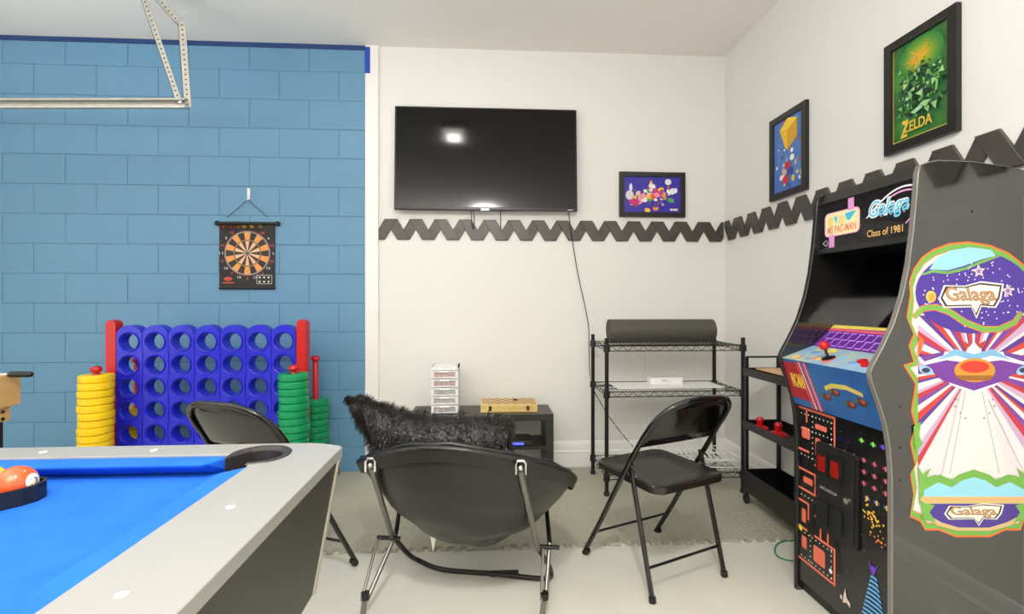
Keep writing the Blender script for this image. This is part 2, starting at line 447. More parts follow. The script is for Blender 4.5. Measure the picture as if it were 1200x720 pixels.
def sm(pts, n=6):     # Catmull-Rom
    P = [Vector(p) for p in pts]; P = [P[0]]+P+[P[-1]]; out = []
    for i in range(1, len(P)-2):
        for k in range(n):
            t = k/n; a, b, c, d = P[i-1], P[i], P[i+1], P[i+2]
            out.append(.5*((2*b)+(-a+c)*t+(2*a-5*b+4*c-d)*t*t+(-a+3*b-3*c+d)*t**3))
    out.append(P[-2]); return out
def yp(l, Y): return [on_y(a, b, Y) for a, b in l]
cable('cable', 'short looped black cable hanging under the television, the left one of two', sm(yp([(552, 245), (552.5, 256), (554, 268), (556, 259), (554.5, 246)], 3.40)), .003, M_rubber)
cable('cable', 'short straight black cable hanging under the television, the right one of two', sm(yp([(586.5, 244), (586.6, 257), (587, 269)], 3.40)), .0035, M_rubber)
cable('power_cord', 'long thin black power cord hanging from the television to the wire rack',
      sm(yp([(666, 246), (668, 262), (672, 290), (678, 325), (684, 352), (688, 372), (690, 386), (690.5, 420), (693, 450)], 3.42)+yp([(706, 476), (722, 500), (742, 524)], 3.40)), .0032, M_rubber)

tv.rotation_euler = (math.radians(-3.1), 0, 0)
# framed pictures
def frame_pic(label, place, w_, h_, fw, art, matm):
    # place(a, b, d): a along, b up, d out of the wall
    r = thing('framed_picture', label, 'picture', place(0, 0, 0))
    mb = MB()
    for a0, b0, a1, b1 in ((-w_/2, h_/2-fw, w_/2, h_/2), (-w_/2, -h_/2, w_/2, -h_/2+fw), (-w_/2, -h_/2+fw, -w_/2+fw, h_/2-fw), (w_/2-fw, -h_/2+fw, w_/2, h_/2-fw)):
        mb.prism([(a0, b0), (a1, b0), (a1, b1), (a0, b1)], place, .001, .022)
    mb.build('frame', M_frame, r)
    mb = MB(); mb.prism([(-w_/2+fw, -h_/2+fw), (w_/2-fw, -h_/2+fw), (w_/2-fw, h_/2-fw), (-w_/2+fw, h_/2-fw)], place, .002, .012)
    bk = mb.build('print', matm, r)
    pr = Print(lambda a, b, d: place(a, b, .012+d)); art(pr, w_-2*fw, h_-2*fw); pr.build('printed_shapes', bk)
def art_party(p, w_, h_):
    random.seed(3)
    cols = [(240, 200, 170), (230, 90, 60), (250, 200, 60), (70, 170, 80), (245, 150, 190), (200, 60, 130), (240, 240, 240), (150, 80, 40), (225, 150, 60), (90, 60, 140)]
    for i in range(60):
        a = random.gauss(0, .2)*w_*.85; b = random.gauss(-.02, .19)*h_
        if abs(a) > w_*.42 or abs(b) > h_*.44: continue
        p.poly(p.ell(a, b, random.uniform(.008, .028), random.uniform(.008, .026), 10, random.random()*3), random.choice(cols))
    p.poly(p.ell(w_*.28, h_*.36, .024, .022, 14), (240, 240, 245)); p.poly(p.ell(w_*.41, h_*.12, .014, .02, 12), (240, 240, 245))
    p.poly(p.ell(-w_*.38, h_*.2, .012, .03, 12), (230, 230, 240)); p.poly(p.ell(-w_*.4, -h_*.02, .03, .035, 12), (225, 215, 220))
    p.poly(p.ell(-w_*.32, -h_*.2, .04, .022, 14), (205, 40, 120))
    p.text('PARTY', w_*.4, -h_*.38, .014, .045, (235, 230, 210), bold=.02) if False else None
    for k in range(4): p.poly(p.ell(w_*(.33+.035*k), -h_*.42, .007, .009, 8), (235, 225, 190))
pa = on_y(725, 227, YW); pb = on_y(802, 227, YW); cx = (pa.x+pb.x)/2
frame_pic('small landscape framed picture with a purple-blue print of bright coloured blobs beside the television',
          lambda a, b, d: Vector((cx+a, YW-d-.0005, 1.975+b)), .485, .325, .034, art_party, mat('print_purple', (58, 44, 168), .25))
def art_box(p, w_, h_):
    random.seed(5)
    for i in range(34):
        p.poly(p.ell(random.uniform(-.45, .45)*w_, random.uniform(-.47, .47)*h_, random.uniform(.006, .016), random.uniform(.006, .016), 8), random.choice([(170, 190, 215), (240, 240, 240), (60, 90, 160), (190, 60, 60), (210, 200, 90), (70, 120, 180)]))
    # a plain yellow parcel, no face or sign
    cx_, cy_ = 0.0, h_*.26
    p.poly([(cx_-.075, cy_+.05), (cx_-.02, cy_-.075), (cx_-.0, cy_-.085), (cx_-.005, cy_+.03)], (236, 188, 20))
    p.poly([(cx_-.005, cy_+.03), (cx_, cy_-.085), (cx_+.085, cy_-.03), (cx_+.085, cy_+.075)], (214, 160, 14))
    p.poly([(cx_-.075, cy_+.05), (cx_-.005, cy_+.03), (cx_+.085, cy_+.075), (cx_+.0, cy_+.1)], (250, 214, 60))
    for x, y, rx, ry, c in ((.04, -.03, .02, .018, (240, 235, 225)), (.0, -.065, .03, .022, (190, 40, 30)), (-.03, -.10, .02, .02, (225, 175, 140)), (.025, -.105, .028, .022, (40, 60, 150)),
                            (-.02, -.145, .028, .024, (200, 45, 35)), (-.06, -.125, .016, .016, (240, 235, 225)), (.05, -.15, .016, .02, (214, 190, 80)), (.01, -.185, .02, .016, (60, 80, 170))):
        p.poly(p.ell(x, y, rx, ry, 12), c)
ya, yb_ = 2.862, 2.526
frame_pic('portrait framed picture with a blue print and yellow box on the right wall',
          lambda a, b, d: Vector((XR-d-.0005, (ya+yb_)/2-a, 2.052+b)), .335, .49, .036, art_box, mat('print_sky', (74, 118, 190), .25))
def art_green(p, w_, h_):
    random.seed(9)
    p.stroke([(-w_*.49, -h_*.485), (w_*.49, -h_*.485)], .004, (214, 190, 90)); p.stroke([(-w_*.485, -h_*.49), (-w_*.485, h_*.49)], .005, (206, 176, 70))
    for k in range(7):
        s = 1-k/7; p.poly(p.ell(w_*.02, h_*.3, w_*.4*s, h_*.2*s, 20), (int(40+190*(1-s)+10), int(130+70*(1-s)), int(40-20*(1-s)+10)))
    for k in range(14):
        a = random.uniform(0, 2*PI); l = random.uniform(.03, .08)
        p.poly([(0+.006*math.cos(a+1.57), h_*.3+.006*math.sin(a+1.57)), (l*math.cos(a), h_*.3+l*math.sin(a)), (-.006*math.cos(a+1.57), h_*.3-.006*math.sin(a+1.57))], (226, 160, 40))
    for i in range(320):
        a = random.gauss(0.02, .19)*w_; b = random.gauss(-.05, .15)*h_
        if abs(a) > w_*.42 or b < -h_*.3 or b > h_*.3: continue
        r1 = random.uniform(.004, .02); rt = random.random()*3
        p.poly([(a+r1*math.cos(rt+q*2.1)*random.uniform(.5, 1.2), b+r1*math.sin(rt+q*2.1)*random.uniform(.5, 1.2)) for q in range(3)], random.choice([(14, 44, 24), (20, 64, 34), (12, 34, 20), (60, 130, 70), (110, 180, 90), (22, 76, 46), (160, 205, 140)]))
    p.poly([(w_*.30, h_*.0), (w_*.36, -h_*.04), (w_*.34, -h_*.12), (w_*.30, -h_*.14), (w_*.32, -h_*.06)], (120, 190, 110))
    p.poly([(-w_*.12, -h_*.24), (w_*.06, -h_*.2), (w_*.1, -h_*.235), (-w_*.05, -h_*.27)], (150, 210, 150))
    p.text('ZELDA', 0, -h_*.375, .042, w_*.52, (218, 186, 66), bold=.02)
    p.text('Z', -w_*.23, -h_*.385, .07, w_*.16, (218, 186, 66), shear=.2, bold=.02)
frame_pic('large portrait framed picture with a dark green print lettered in gold on the right wall',
          lambda a, b, d: Vector((XR-d-.0005, (2.01+1.688)/2-a, 2.066+b)), .325, .475, .036, art_green, mat('print_green', (22, 84, 44), .25, var=(9, (70, 140, 50), .8)))

# magnetic dartboard scroll
DY = YW-.012
dz = lambda px, py: on_y(px, py, DY)
c0 = dz(290, 292)
root = thing('dartboard', 'black roll-up magnetic dartboard hanging on the blue block wall', 'dartboard', c0)
l, r_, tp, bt = dz(257, 262).x, dz(322, 262).x, dz(290, 262).z, dz(290, 338).z
sheet = MB().box((l, DY-.001, bt), (r_, DY+.003, tp)).build('sheet', mat('dart_sheet', (26, 26, 27), .6), root)
MB().tube([(dz(254, 259).x, DY, tp), (dz(326, 259).x, DY, tp)], .012, 12).build('top_rod', M_black_plastic, root, smooth=True)
MB().tube([(l, DY, bt), (r_, DY, bt)], .008, 12).build('bottom_rod', M_black_plastic, root, smooth=True)
for px in (254.5, 325.5): MB().sphere((dz(px, 259).x, DY, tp), .018, 12).build('end_cap', M_black_plastic, root, smooth=True)
hk = dz(291, 229)
MB().tube([dz(266, 255), (hk.x-.003, DY-.008, dz(291, 235).z), (hk.x+.003, DY-.008, dz(291, 235).z), dz(314, 255)], .0022, 6).build('cord', mat('maroon_cord', (64, 20, 34), .7), root)
pr = Print(lambda a, b, d: Vector((a, DY-.0012-d, b)))
bx, bz, R = dz(290, 297).x, dz(290, 297).z, .157
pr.poly(pr.ell(bx, bz, R, R, 40), (150, 62, 30)); pr.poly(pr.ell(bx, bz, R*.965, R*.965, 40), (122, 150, 150))
def wedge(a0, a1, r0, r1):
    q = [(bx+r1*math.cos(a0+(a1-a0)*t/3), bz+r1*math.sin(a0+(a1-a0)*t/3)) for t in range(4)]
    return q+[(bx+r0*math.cos(a1-(a1-a0)*t/3), bz+r0*math.sin(a1-(a1-a0)*t/3)) for t in range(4)]
st = 2*PI/20; orange = (228, 150, 74); cream = (226, 186, 150); dk = (28, 26, 24)
pr.polys([wedge(st*(i-.5), st*(i+.5), R*.60, R*.92) for i in range(0, 20, 2)], dk)
pr.polys([wedge(st*(i-.5), st*(i+.5), R*.60, R*.92) for i in range(1, 20, 2)], orange)
pr.poly(pr.ell(bx, bz, R*.6, R*.6, 36), (150, 110, 60)); pr.poly(pr.ell(bx, bz, R*.555, R*.555, 36), (70, 40, 30))
pr.polys([wedge(st*(i-.5), st*(i+.5), R*.08, R*.54) for i in range(0, 20, 2)], (60, 36, 30))
pr.polys([wedge(st*(i-.5), st*(i+.5), R*.08, R*.54) for i in range(1, 20, 2)], cream)
pr.poly(pr.ell(bx, bz, R*.08, R*.08, 12), (60, 90, 70))
nums = [20, 1, 18, 4, 13, 6, 10, 15, 2, 17, 3, 19, 7, 16, 8, 11, 14, 9, 12, 5]
for i, n in enumerate(nums):
    a = PI/2-st*i
    if i in (0, 19, 1): continue
    pr.text(str(n), bx+R*1.12*math.cos(a), bz+R*1.12*math.sin(a), .018, .012*len(str(n)), [(200, 70, 50), (190, 200, 200)][i % 2], bold=.02)
a, b = dz(309, 323), dz(318, 333)
q = rrect(dz(301, 323).x, dz(301, 333).z, dz(319, 323).x, dz(301, 322.5).z, .006)
pr.poly(q, (200, 200, 196)); pr.poly([((x-sum(t[0] for t in q)/len(q))*.94+sum(t[0] for t in q)/len(q), (y-sum(t[1] for t in q)/len(q))*.9+sum(t[1] for t in q)/len(q)) for x, y in q], (24, 24, 24))
for i in range(3):
    for j in range(2): pr.poly(pr.ell(dz(304.5+i*5.2, 325).x, dz(300, 325.3+j*5).z, .0065, .0065, 8), (235, 235, 225))
pr.poly(pr.ell(dz(267.5, 326).x, dz(267, 327).z, .028, .014, 16), (186, 66, 42)); pr.text('GAMES', dz(267, 331).x, dz(267, 331.5).z, .010, .075, (200, 76, 50), bold=.02) if False else pr.poly(pr.seg((dz(261, 331).x, dz(261, 331.5).z), (dz(274, 331).x, dz(274, 331.5).z), .007), (200, 76, 50))
pr.build('printed_target', sheet)
tag(MB().box((hk.x-.010, YW-.010, dz(291, 234).z), (hk.x+.010, YW-.002, dz(291, 220.5).z)).tube([(hk.x, YW-.009, dz(291, 228).z), (hk.x, YW-.024, dz(291, 233).z), (hk.x, YW-.02, dz(291, 235.5).z)], .004, 6).build('wall_hook', M_white_plastic, None, bevel=.003), 'white adhesive wall hook above the dartboard', 'hook')
cols = [('red', M_red), ('red', M_red), ('red', M_red), ('yellow', M_yellow), ('yellow', M_yellow), ('yellow', M_yellow)]
pos = [262, 270, 279, 288, 297, 307]
names = ['outermost left', 'second from the left', 'third from the left', 'third from the right', 'second from the right', 'outermost right']
for k, (cn, m) in enumerate(cols):
    p = dz(pos[k], 266.5)
    r = thing('dart', '%s magnetic dart at the top of the dartboard, %s of the six' % (cn, names[k]), 'dart', (p.x, DY-.0012, p.z), 0, 'magnetic darts')
    f = MB()
    for q in range(3):
        a = q*PI/3+.3*k; dx, dz_ = math.cos(a)*.016, math.sin(a)*.012
        f.add([(-dx, -.018, -dz_), (dx, -.018, dz_), (dx*1.1, -.034, dz_*1.1), (-dx*1.1, -.034, -dz_*1.1)], [(0, 1, 2, 3)])
    f.build('flight', m, r, world=False, fixn=False)
    MB().lathe([(0, 0), (.006, .001), (.006, .004), (.003, .006), (.0035, .02), (0, .034)], (0, 0, 0), 'z', 8, mx=Matrix.Rotation(PI/2, 4, 'X')).build('barrel', mat('brass', (190, 150, 60), .3, metal=.8), r, world=False, smooth=True)

# ================================================================= FOUR-IN-A-ROW GAME
BX0, BX1, BY0, BY1 = -2.255, -1.178, 3.085, 3.155
root = thing('giant_four_in_a_row_game', 'giant blue four in a row frame with red posts standing before the blue wall', 'game', ((BX0+BX1)/2, 3.12, 0))
mb = MB(); nc, nr = 7, 6; cw = (BX1-BX0)/7; rh = .141; zt0 = .949; hr = .0505; N = 24
def sqpt(a, hw, z0, z1):     # the point of the cell's edge at angle a
    c_, s_ = math.cos(a), math.sin(a)
    hz = z1 if s_ > 0 else z0
    t = min(hw/abs(c_) if abs(c_) > 1e-9 else 9, hz/abs(s_) if abs(s_) > 1e-9 else 9)
    return c_*t, s_*t
for i in range(nc):
    for j in range(nr):
        cx_ = BX0+cw*(i+.5); cz = zt0-rh*j
        up = rh/2; dn = rh/2 if j < nr-1 else rh/2+.03
        angs = [2*PI*k/N for k in range(N)]
        extra = [math.atan2(up, cw/2), math.atan2(up, -cw/2), math.atan2(-dn, -cw/2) % (2*PI), math.atan2(-dn, cw/2) % (2*PI)]
        angs = sorted(set(angs+[e_ % (2*PI) for e_ in extra])); n = len(angs)
        o = []; top_cell = (j == 0)
        for a in angs:
            x, z = sqpt(a, cw/2-.0022, dn, up)
            if top_cell and math.sin(a) > 0:
                rr = .088; x = rr*math.cos(a)*1.0; z = rr*math.sin(a)*1.18
                if abs(x) > cw/2-.0022: x = math.copysign(cw/2-.0022, x)
            o.append((x, z))
        vs = []
        for Y, rin in ((BY0, hr+.006), (BY1, hr)):
            vs += [(cx_+x, Y, cz+z) for x, z in o]
            vs += [(cx_+rin*math.cos(a), Y, cz+rin*math.sin(a)) for a in angs]
        vs += [(cx_+(hr+.002)*math.cos(a), BY0+.006, cz+(hr+.002)*math.sin(a)) for a in angs]
        fs = []
        for k in range(n):
            q = (k+1) % n
            fs += [(k, q, n+q, n+k), (2*n+k, 3*n+k, 3*n+q, 2*n+q), (k, 2*n+k, 2*n+q, q), (n+k, n+q, 4*n+q, 4*n+k), (4*n+k, 4*n+q, 3*n+q, 3*n+k)]
        mb.add(vs, fs)
        # raised ring round each hole
        pr_ = [(hr+.006, 0), (hr+.006, -.006), (hr+.010, -.008), (hr+.013, 0)]
        rv = []; rf = []
        for rr_, d in pr_:
            rv += [(cx_+rr_*math.cos(2*PI*k/24), BY0+d, cz+rr_*math.sin(2*PI*k/24)) for k in range(24)]
        for u in range(3):
            for k in range(24): rf.append((u*24+k, u*24+(k+1) % 24, (u+1)*24+(k+1) % 24, (u+1)*24+k))
        mb.add(rv, rf)
mb.build('grid', M_blue, root)
mb = MB()
for i in range(1, nc):
    x = BX0+cw*i
    for z0, z1 in ((.73, .90), (.46, .60), (.18, .32)): mb.box((x-.004, BY0-.005, z0), (x+.004, BY0+.01, z1))
mb.build('divider_rib', M_blue, root)['kind'] = 'stuff'
MB().box((BX0, BY0-.01, .155), (BX1, BY1+.01, .18)).build('release_bar', M_blue, root, bevel=.006)
for X in (BX0-.032, BX1+.032):
    MB().prism(arc(X, 1.055, .03, 0, 180, 8)+[(X-.03, .03), (X+.03, .03)], XZ(0), 3.085, 3.15).build('side_post', M_red, root, bevel=.006)
    MB().prism([(2.86, .002), (3.38, .002), (3.38, .033), (3.19, .033), (3.16, .07), (3.08, .07), (3.055, .033), (2.86, .033)], YZ(0), X-.035, X+.035).build('foot', M_red, root, bevel=.006)
stacks = [('yellow', M_yellow, BX0-.022, 2.965, 17, .80, 'in front of the left post'), ('yellow', M_yellow, BX0-.01, 3.28, 11, .82, 'behind left end of grid'),
          ('green', M_green, BX1+.037, 2.955, 17, .80, 'in front of the right post'), ('green', M_green, BX1+.052, 3.28, 12, .82, 'behind the right post')]
ring = None
ordn = ['topmost', 'second', 'third', 'fourth', 'fifth', 'sixth', 'seventh', 'eighth', 'ninth', 'tenth', 'eleventh', 'twelfth', 'thirteenth', 'fourteenth', 'fifteenth', 'sixteenth', 'seventeenth']
RM = {}
for cn, m in (('yellow', M_yellow), ('green', M_green)):
    mb = MB(); mb.ringlathe([(.030, .004), (.034, .0005), (.080, .0005), (.0848, .004), (.0858, .008), (.0858, .035), (.0848, .039), (.080, .0425), (.034, .0425), (.030, .039)], n=30)
    ob = mb.build('tmp', m, None, smooth=True); RM[cn] = ob.data; bpy.data.objects.remove(ob)
    RM[cn].name = 'game_ring_'+cn
for cn, m, X, Y, n, H, wh in stacks:
    mb = MB().lathe([(.018, .035), (.018, H-.03), (.012, H-.02), (.025, H-.016), (.030, H-.002), (.024, H+.012), (.012, H+.018), (0, H+.019)], (X, Y, 0), 'z', 16)
    mb.build('storage_pole', M_red, root, smooth=True)
    lean = .0
    for k in range(n):
        o = bpy.data.objects.new('game_ring', RM[cn]); C.objects.link(o)
        o.location = (X+random.uniform(-.004, .004), Y+random.uniform(-.004, .004), .0355+k*.0432)
        idx = n-1-k
        o.rotation_euler = (0, 0, random.random()*6)
        tag(o, '%s plastic ring, %s %s of the stack %s' % (cn, ordn[idx], 'ring' if idx == 0 else 'from the top', wh), 'game ring', '%s rings stacked %s' % (cn, wh))
        if idx == 0: o['label'] = 'topmost %s plastic ring of the stack %s' % (cn, wh)

# ================================================================= POOL TABLE
H = .895; SL = .862
OX, OY = -.292, 1.038       # outer right and far edges
IX, IY = -.428, .968        # inner edge of the white rails
NX, NY = -.468, .925        # cushion nose
LX = -1.50; FY = -.95       # far-left and near ends
root = thing('pool_table', 'pool table with blue cloth, pale grey rails and charcoal sides', 'pool table', (-.9, .05, 0))
M_rail = mat('pale_rail_laminate', (150, 149, 144), .28, coat=.2)
M_cloth = mat('blue_cloth', (30, 98, 200), .85, bump=('noise', 500, .3, .0006), var=(14, (38, 108, 210), .6), spec=.2)
M_cush = M_cloth
def offs(x, y): return x, y
cxp, cyp = -.437, .962      # pocket centre
PR = .047
# rails: one frame with pocket bites
def rail_poly():
    rc = .032
    out = arc(OX-rc, OY-rc, rc, 0, 90, 8)+arc(LX+rc-.13, OY-rc, rc, 90, 180, 6)+arc(LX+rc-.13, FY+rc-.1, rc, 180, 270, 6)+arc(OX-rc, FY+rc-.1, rc, 270, 360, 6)
    return out
outer = rail_poly()
# build the top as four strips with rounded corner block
mb = MB()
def strip(poly, z0, z1, m=0): mb.prism(poly, XY(), z0, z1, m)
rc = .032
corner = [(OX, IY-.09)]+[(OX, OY-.045), (OX+.001, OY-.032), (OX-.006, OY-.024), (OX-.05, OY-.004), (OX-.075, OY)]+[(IX-.09, OY), (IX-.09, IY)]+[(cxp+PR*math.cos(a), cyp+PR*math.sin(a)) for a in [math.radians(t) for t in range(180, -91, -15)]]+[(IX, IY-.09)]
bite = [(cxp+PR*math.cos(a), cyp+PR*math.sin(a)) for a in [math.radians(t) for t in range(180, -91, -15)]]
strip([(OX, FY-.1), (OX, OY-.045), (OX+.001, OY-.032), (OX-.006, OY-.024), (OX-.05, OY-.004), (OX-.075, OY), (LX-.13, OY), (LX-.13, FY-.1), (LX-.004, FY-.1), (LX-.004, FY), (LX, FY+.002),
       (LX, IY), (IX-.075, IY)]+bite+[(IX, IY-.075), (IX, FY), (LX+.002, FY), (LX+.002, FY-.1)], H-.022, H)
mb.build('rail_top', M_rail, root, bevel=.008, seg=3)
MB().box((LX+.0, FY, SL-.03), (IX-.0, IY-.0, SL)).build('cloth_bed', M_cloth, root)
def cushion(name, pts_top, pts_nose):   # section: top back, nose top, nose bottom
    mb = MB(); (a, b), (c, d) = pts_top, pts_nose
    vs = [(a[0], a[1], H-.003), (b[0], b[1], H-.003), (c[0], c[1], H-.004), (d[0], d[1], H-.004), (c[0], c[1], H-.010), (d[0], d[1], H-.010)]
    dx = (a[0]-c[0])*.75; dy = (a[1]-c[1])*.75
    vs += [(c[0]+dx, c[1]+dy, SL), (d[0]+dx, d[1]+dy, SL), (a[0], a[1], SL), (b[0], b[1], SL)]
    mb.add(vs, [(0, 1, 3, 2), (2, 3, 5, 4), (4, 5, 7, 6), (6, 7, 9, 8), (8, 9, 1, 0), (0, 2, 4, 6, 8), (1, 9, 7, 5, 3)])
    mb.build(name, M_cush, root, bevel=.003)
cushion('cushion', ((LX, IY), (IX-.062, IY)), ((LX, NY), (NX-.052, NY)))
cushion('cushion', ((IX, FY), (IX, IY-.062)), ((NX, FY), (NX, NY-.052)))
# corner pocket liner
mb = MB()
N = 22
aa = [math.radians(-78+ (336-24)*k/N - 12 + 0) for k in range(N+1)]
a0, a1 = math.radians(-88), math.radians(165)
vs = []; fs = []
for k in range(N+1):
    a = a0+(a1-a0)*k/N
    for rr, z in ((PR+.002, H+.002), (PR+.011, H+.0018), (PR+.0125, H-.0005), (PR-.006, H-.004), (PR-.010, SL-.06)):
        vs.append((cxp+rr*math.cos(a), cyp+rr*math.sin(a), z))
for k in range(N):
    b0, b1 = k*5, (k+1)*5
    for u, v_ in ((0, 1), (1, 2), (3, 0), (4, 3)): fs.append((b0+u, b0+v_, b1+v_, b1+u))
mb.add(vs, fs)
M_pocket = mat('dark_pocket_plastic', (48, 44, 42), .35)
mb.build('pocket_liner', M_pocket, root, smooth=True, fixn=False)
MB().lathe([(0, SL-.075), (PR-.008, SL-.07), (PR-.008, SL+.002), (0, SL+.002)], (cxp, cyp, 0), 'z', 20).build('pocket_cup', mat('pocket_hole', (8, 8, 9), .8), root)
MB().prism([(IX-.064, IY+.002), (IX-.064, NY+.018), (IX-.058, NY+.008), (IX-.040, IY-.004), (IX-.030, IY+.01)], XY(), SL, H+.002).build('pocket_jaw', M_pocket, root)
for px, py in ((264.5, 528.5), ): pass
for x, y in ((-.66, 1.002), (-.87, 1.002), (-1.08, 1.002), (-.366, .717), (-.366, .508), (-.366, .30), (-.366, .09)):
    MB().lathe([(0, H+.0008), (.0062, H+.0006), (.0062, H-.002), (0, H-.002)], (x, y, 0), 'z', 14).build('sight_dot', mat('white_dot', (250, 250, 250), .3), root, smooth=False)
# sides tapering inwards
M_side = mat('charcoal_side_panel', (52, 51, 46), .5)
mb = MB(); zt_, zb_ = H-.0225, .60
a = [(OX-.012, OY-.012), (LX-.11, OY-.012), (LX-.11, FY-.08), (OX-.012, FY-.08)]; b = [(OX-.055, OY-.04), (LX-.07, OY-.04), (LX-.07, FY-.04), (OX-.055, FY-.04)]
mb.add([(x, y, zt_) for x, y in a]+[(x, y, zb_) for x, y in b], [(0, 1, 5, 4), (1, 2, 6, 5), (2, 3, 7, 6), (3, 0, 4, 7), (4, 5, 6, 7)])
mb.build('apron', M_side, root)
mb = MB(); mb.tube([(OX-.013, OY-.013, zt_-.005), (OX-.056, OY-.041, zb_)], .006, 8); mb.build('corner_trim', mat('brushed_trim', (170, 166, 158), .3, metal=.7), root)
for x in (-.78, -1.35):
    for y in (.62, -.6): MB().lathe([(.05, 0), (.055, .03), (.07, .3), (.075, .62)], (x, y, 0), 'z', 16).build('leg', M_side, root, smooth=True)

# pool balls in the triangle
BR = .0286
def tri(cx_, cy_, rot, side, th):
    pts = []
    for k in range(3):
        a = rot+k*2*PI/3; vx, vy = cx_+side/1.732*math.cos(a), cy_+side/1.732*math.sin(a)
        for q in range(5):
            b_ = a-math.radians(60)+math.radians(120)*q/4; rr = th; ic = (side/1.732-.06)
            pts.append((cx_+ic*math.cos(a)+rr*math.cos(b_), cy_+ic*math.sin(a)+rr*math.sin(b_)))
    return pts
TX, TY = -.880, .800; trot = math.radians(22); side = .305
root = thing('ball_rack', 'black plastic triangle rack holding balls on the blue cloth', 'rack', (TX, TY, SL))
o_ = tri(TX, TY, trot, side, .036); i_ = tri(TX, TY, trot, side, .031)
mb = MB(); n = len(o_)
vs = [(x, y, SL+.001) for x, y in o_]+[(x, y, SL+.028) for x, y in o_]+[(x, y, SL+.028) for x, y in i_]+[(x, y, SL+.001) for x, y in i_]
fs = []
for k in range(n):
    q = (k+1) % n
    for u in range(4): fs.append((u*n+k, u*n+q, ((u+1) % 4)*n+q, ((u+1) % 4)*n+k))
mb.add(vs, fs); mb.build('triangle', M_black_plastic, root)
def ball(x, y, c, num, label, rz, stripe=None):
    r = thing('pool_ball', label, 'ball', (x, y, SL+BR), rz, 'pool balls in the rack')
    MB().sphere((0, 0, 0), BR, 28).build('ball_body', mat('ball_%d%d%d' % c, c, .08, coat=.6), r, world=False, smooth=True)
    # number spot facing local +x slightly up
    mx = Matrix.Rotation(math.radians(-8), 4, 'Y') @ Matrix.Rotation(PI/2, 4, 'Y')
    mb = MB(); prof = [(BR*1.004*math.sin(t), BR*1.004*math.cos(t)) for t in [0, .12, .24, .36, .46]]
    mb.lathe(prof, (0, 0, 0), 'z', 20, mx=mx); sp = mb.build('number_spot', mat('ball_white', (238, 232, 214), .1, coat=.5), r, world=False, smooth=True)
    def fn(a, b, d):
        v = Vector((a, b, 0)); v.z = math.sqrt(max(0, (BR*1.012)**2-a*a-b*b)); v = Matrix.Rotation(PI/2, 4, 'Z') @ v; return r.matrix_basis @ (mx @ v)
    p = Print(lambda a, b, d: fn(a, b, d)); p.text(str(num), 0, 0, .011, .006*len(str(num)), (20, 20, 20), bold=.01); p.build('number', sp)
dirx, diry = math.cos(trot), math.sin(trot)
bs = []
for row in range(5):
    for k in range(row+1):
        d = side/1.732-.062-row*BR*2*.866; l = (k-row/2)*2*BR
        bs.append((TX+d*dirx-l*diry, TY+d*diry+l*dirx))
cl = [((228, 84, 34), 13), ((240, 200, 20), 1), ((20, 60, 150), 2), ((110, 20, 30), 7), ((20, 20, 20), 8), ((200, 40, 60), 3), ((20, 110, 60), 6), ((90, 40, 120), 4), ((226, 110, 22), 5), ((240, 200, 20), 9), ((20, 60, 150), 10), ((200, 40, 30), 11), ((90, 40, 120), 12), ((20, 110, 60), 14), ((110, 20, 30), 15)]
bn = ['orange-red pool ball with a white number spot at the tip of the rack', 'yellow pool ball behind the orange-red one at the left edge of the view']
for k, (x, y) in enumerate(bs[:6]):
    c_, n_ = cl[k]
    if k == 0: lb = bn[0]
    elif k == 1: c_, n_ = cl[2]; lb = 'blue pool ball in the second row of the rack, on the near side'
    elif k == 2: c_, n_ = cl[1]; lb = bn[1]
    else: lb = ['maroon pool ball at the near end of the third row of the rack', 'black pool ball in the middle of the third row of the rack', 'red pool ball at the far end of the third row of the rack'][k-3]
    ball(x, y, c_, n_, lb, math.radians(2))

# ================================================================= FOOSBALL TABLE at the left edge
root = thing('foosball_table', 'light wood foosball table with black legs at the left edge', 'table', (-2.25, 1.5, 0), math.radians(-3))
M_wood = mat('light_wood', (206, 168, 112), .5, bump=('wave', 12, .1, .001), var=(4, (190, 148, 92), .8))
def lb(a, b): return MB().box(a, b)
lb((-.30, -.6, .775), (.29, -.55, .90)).build('end_panel', M_wood, root, world=False, bevel=.003)
lb((-.30, .55, .775), (.29, .6, .90)).build('end_panel', M_wood, root, world=False, bevel=.003)
lb((.29, -.62, .775), (.325, .60, .902)).build('side_panel', M_wood, root, world=False, bevel=.003)
lb((-.335, -.62, .775), (-.30, .60, .902)).build('side_panel', M_wood, root, world=False, bevel=.003)
lb((.27, -.6, .715), (.308, .575, .776)).build('lower_rail', M_wood, root, world=False, bevel=.002)
lb((-.30, -.58, .74), (.28, .58, .775)).build('playfield', mat('field_green', (40, 120, 60), .6), root, world=False)
for y in (.44, .41): MB().lathe([(.007, 0), (.007, .003), (0, .0035)], (.308, .545, .728 if y == .41 else .756), 'x', 10).build('bolt', M_black_metal, root, world=False)
for k, y in enumerate((.545, .40, .2, 0, -.2, -.4)):
    rd = MB().tube([(-.40, y, .893), (.35, y, .893)], .006, 8).build('rod', M_chrome, root, world=False, smooth=True)
    rd.location = (0, 0, .012)
    MB().tube([(.335, y, .893), (.345, y, .893), (.42, y, .893), (.425, y, .893)], [.010, .013, .012, .008], 10).build('handle', M_black_plastic, rd, world=False, smooth=True)
for x in (-.27, .262):
    for y in (-.55, .515): lb((x-.03, y-.03, 0), (x+.035, y+.045, .715)).build('leg', M_black_plastic, root, world=False, bevel=.004)

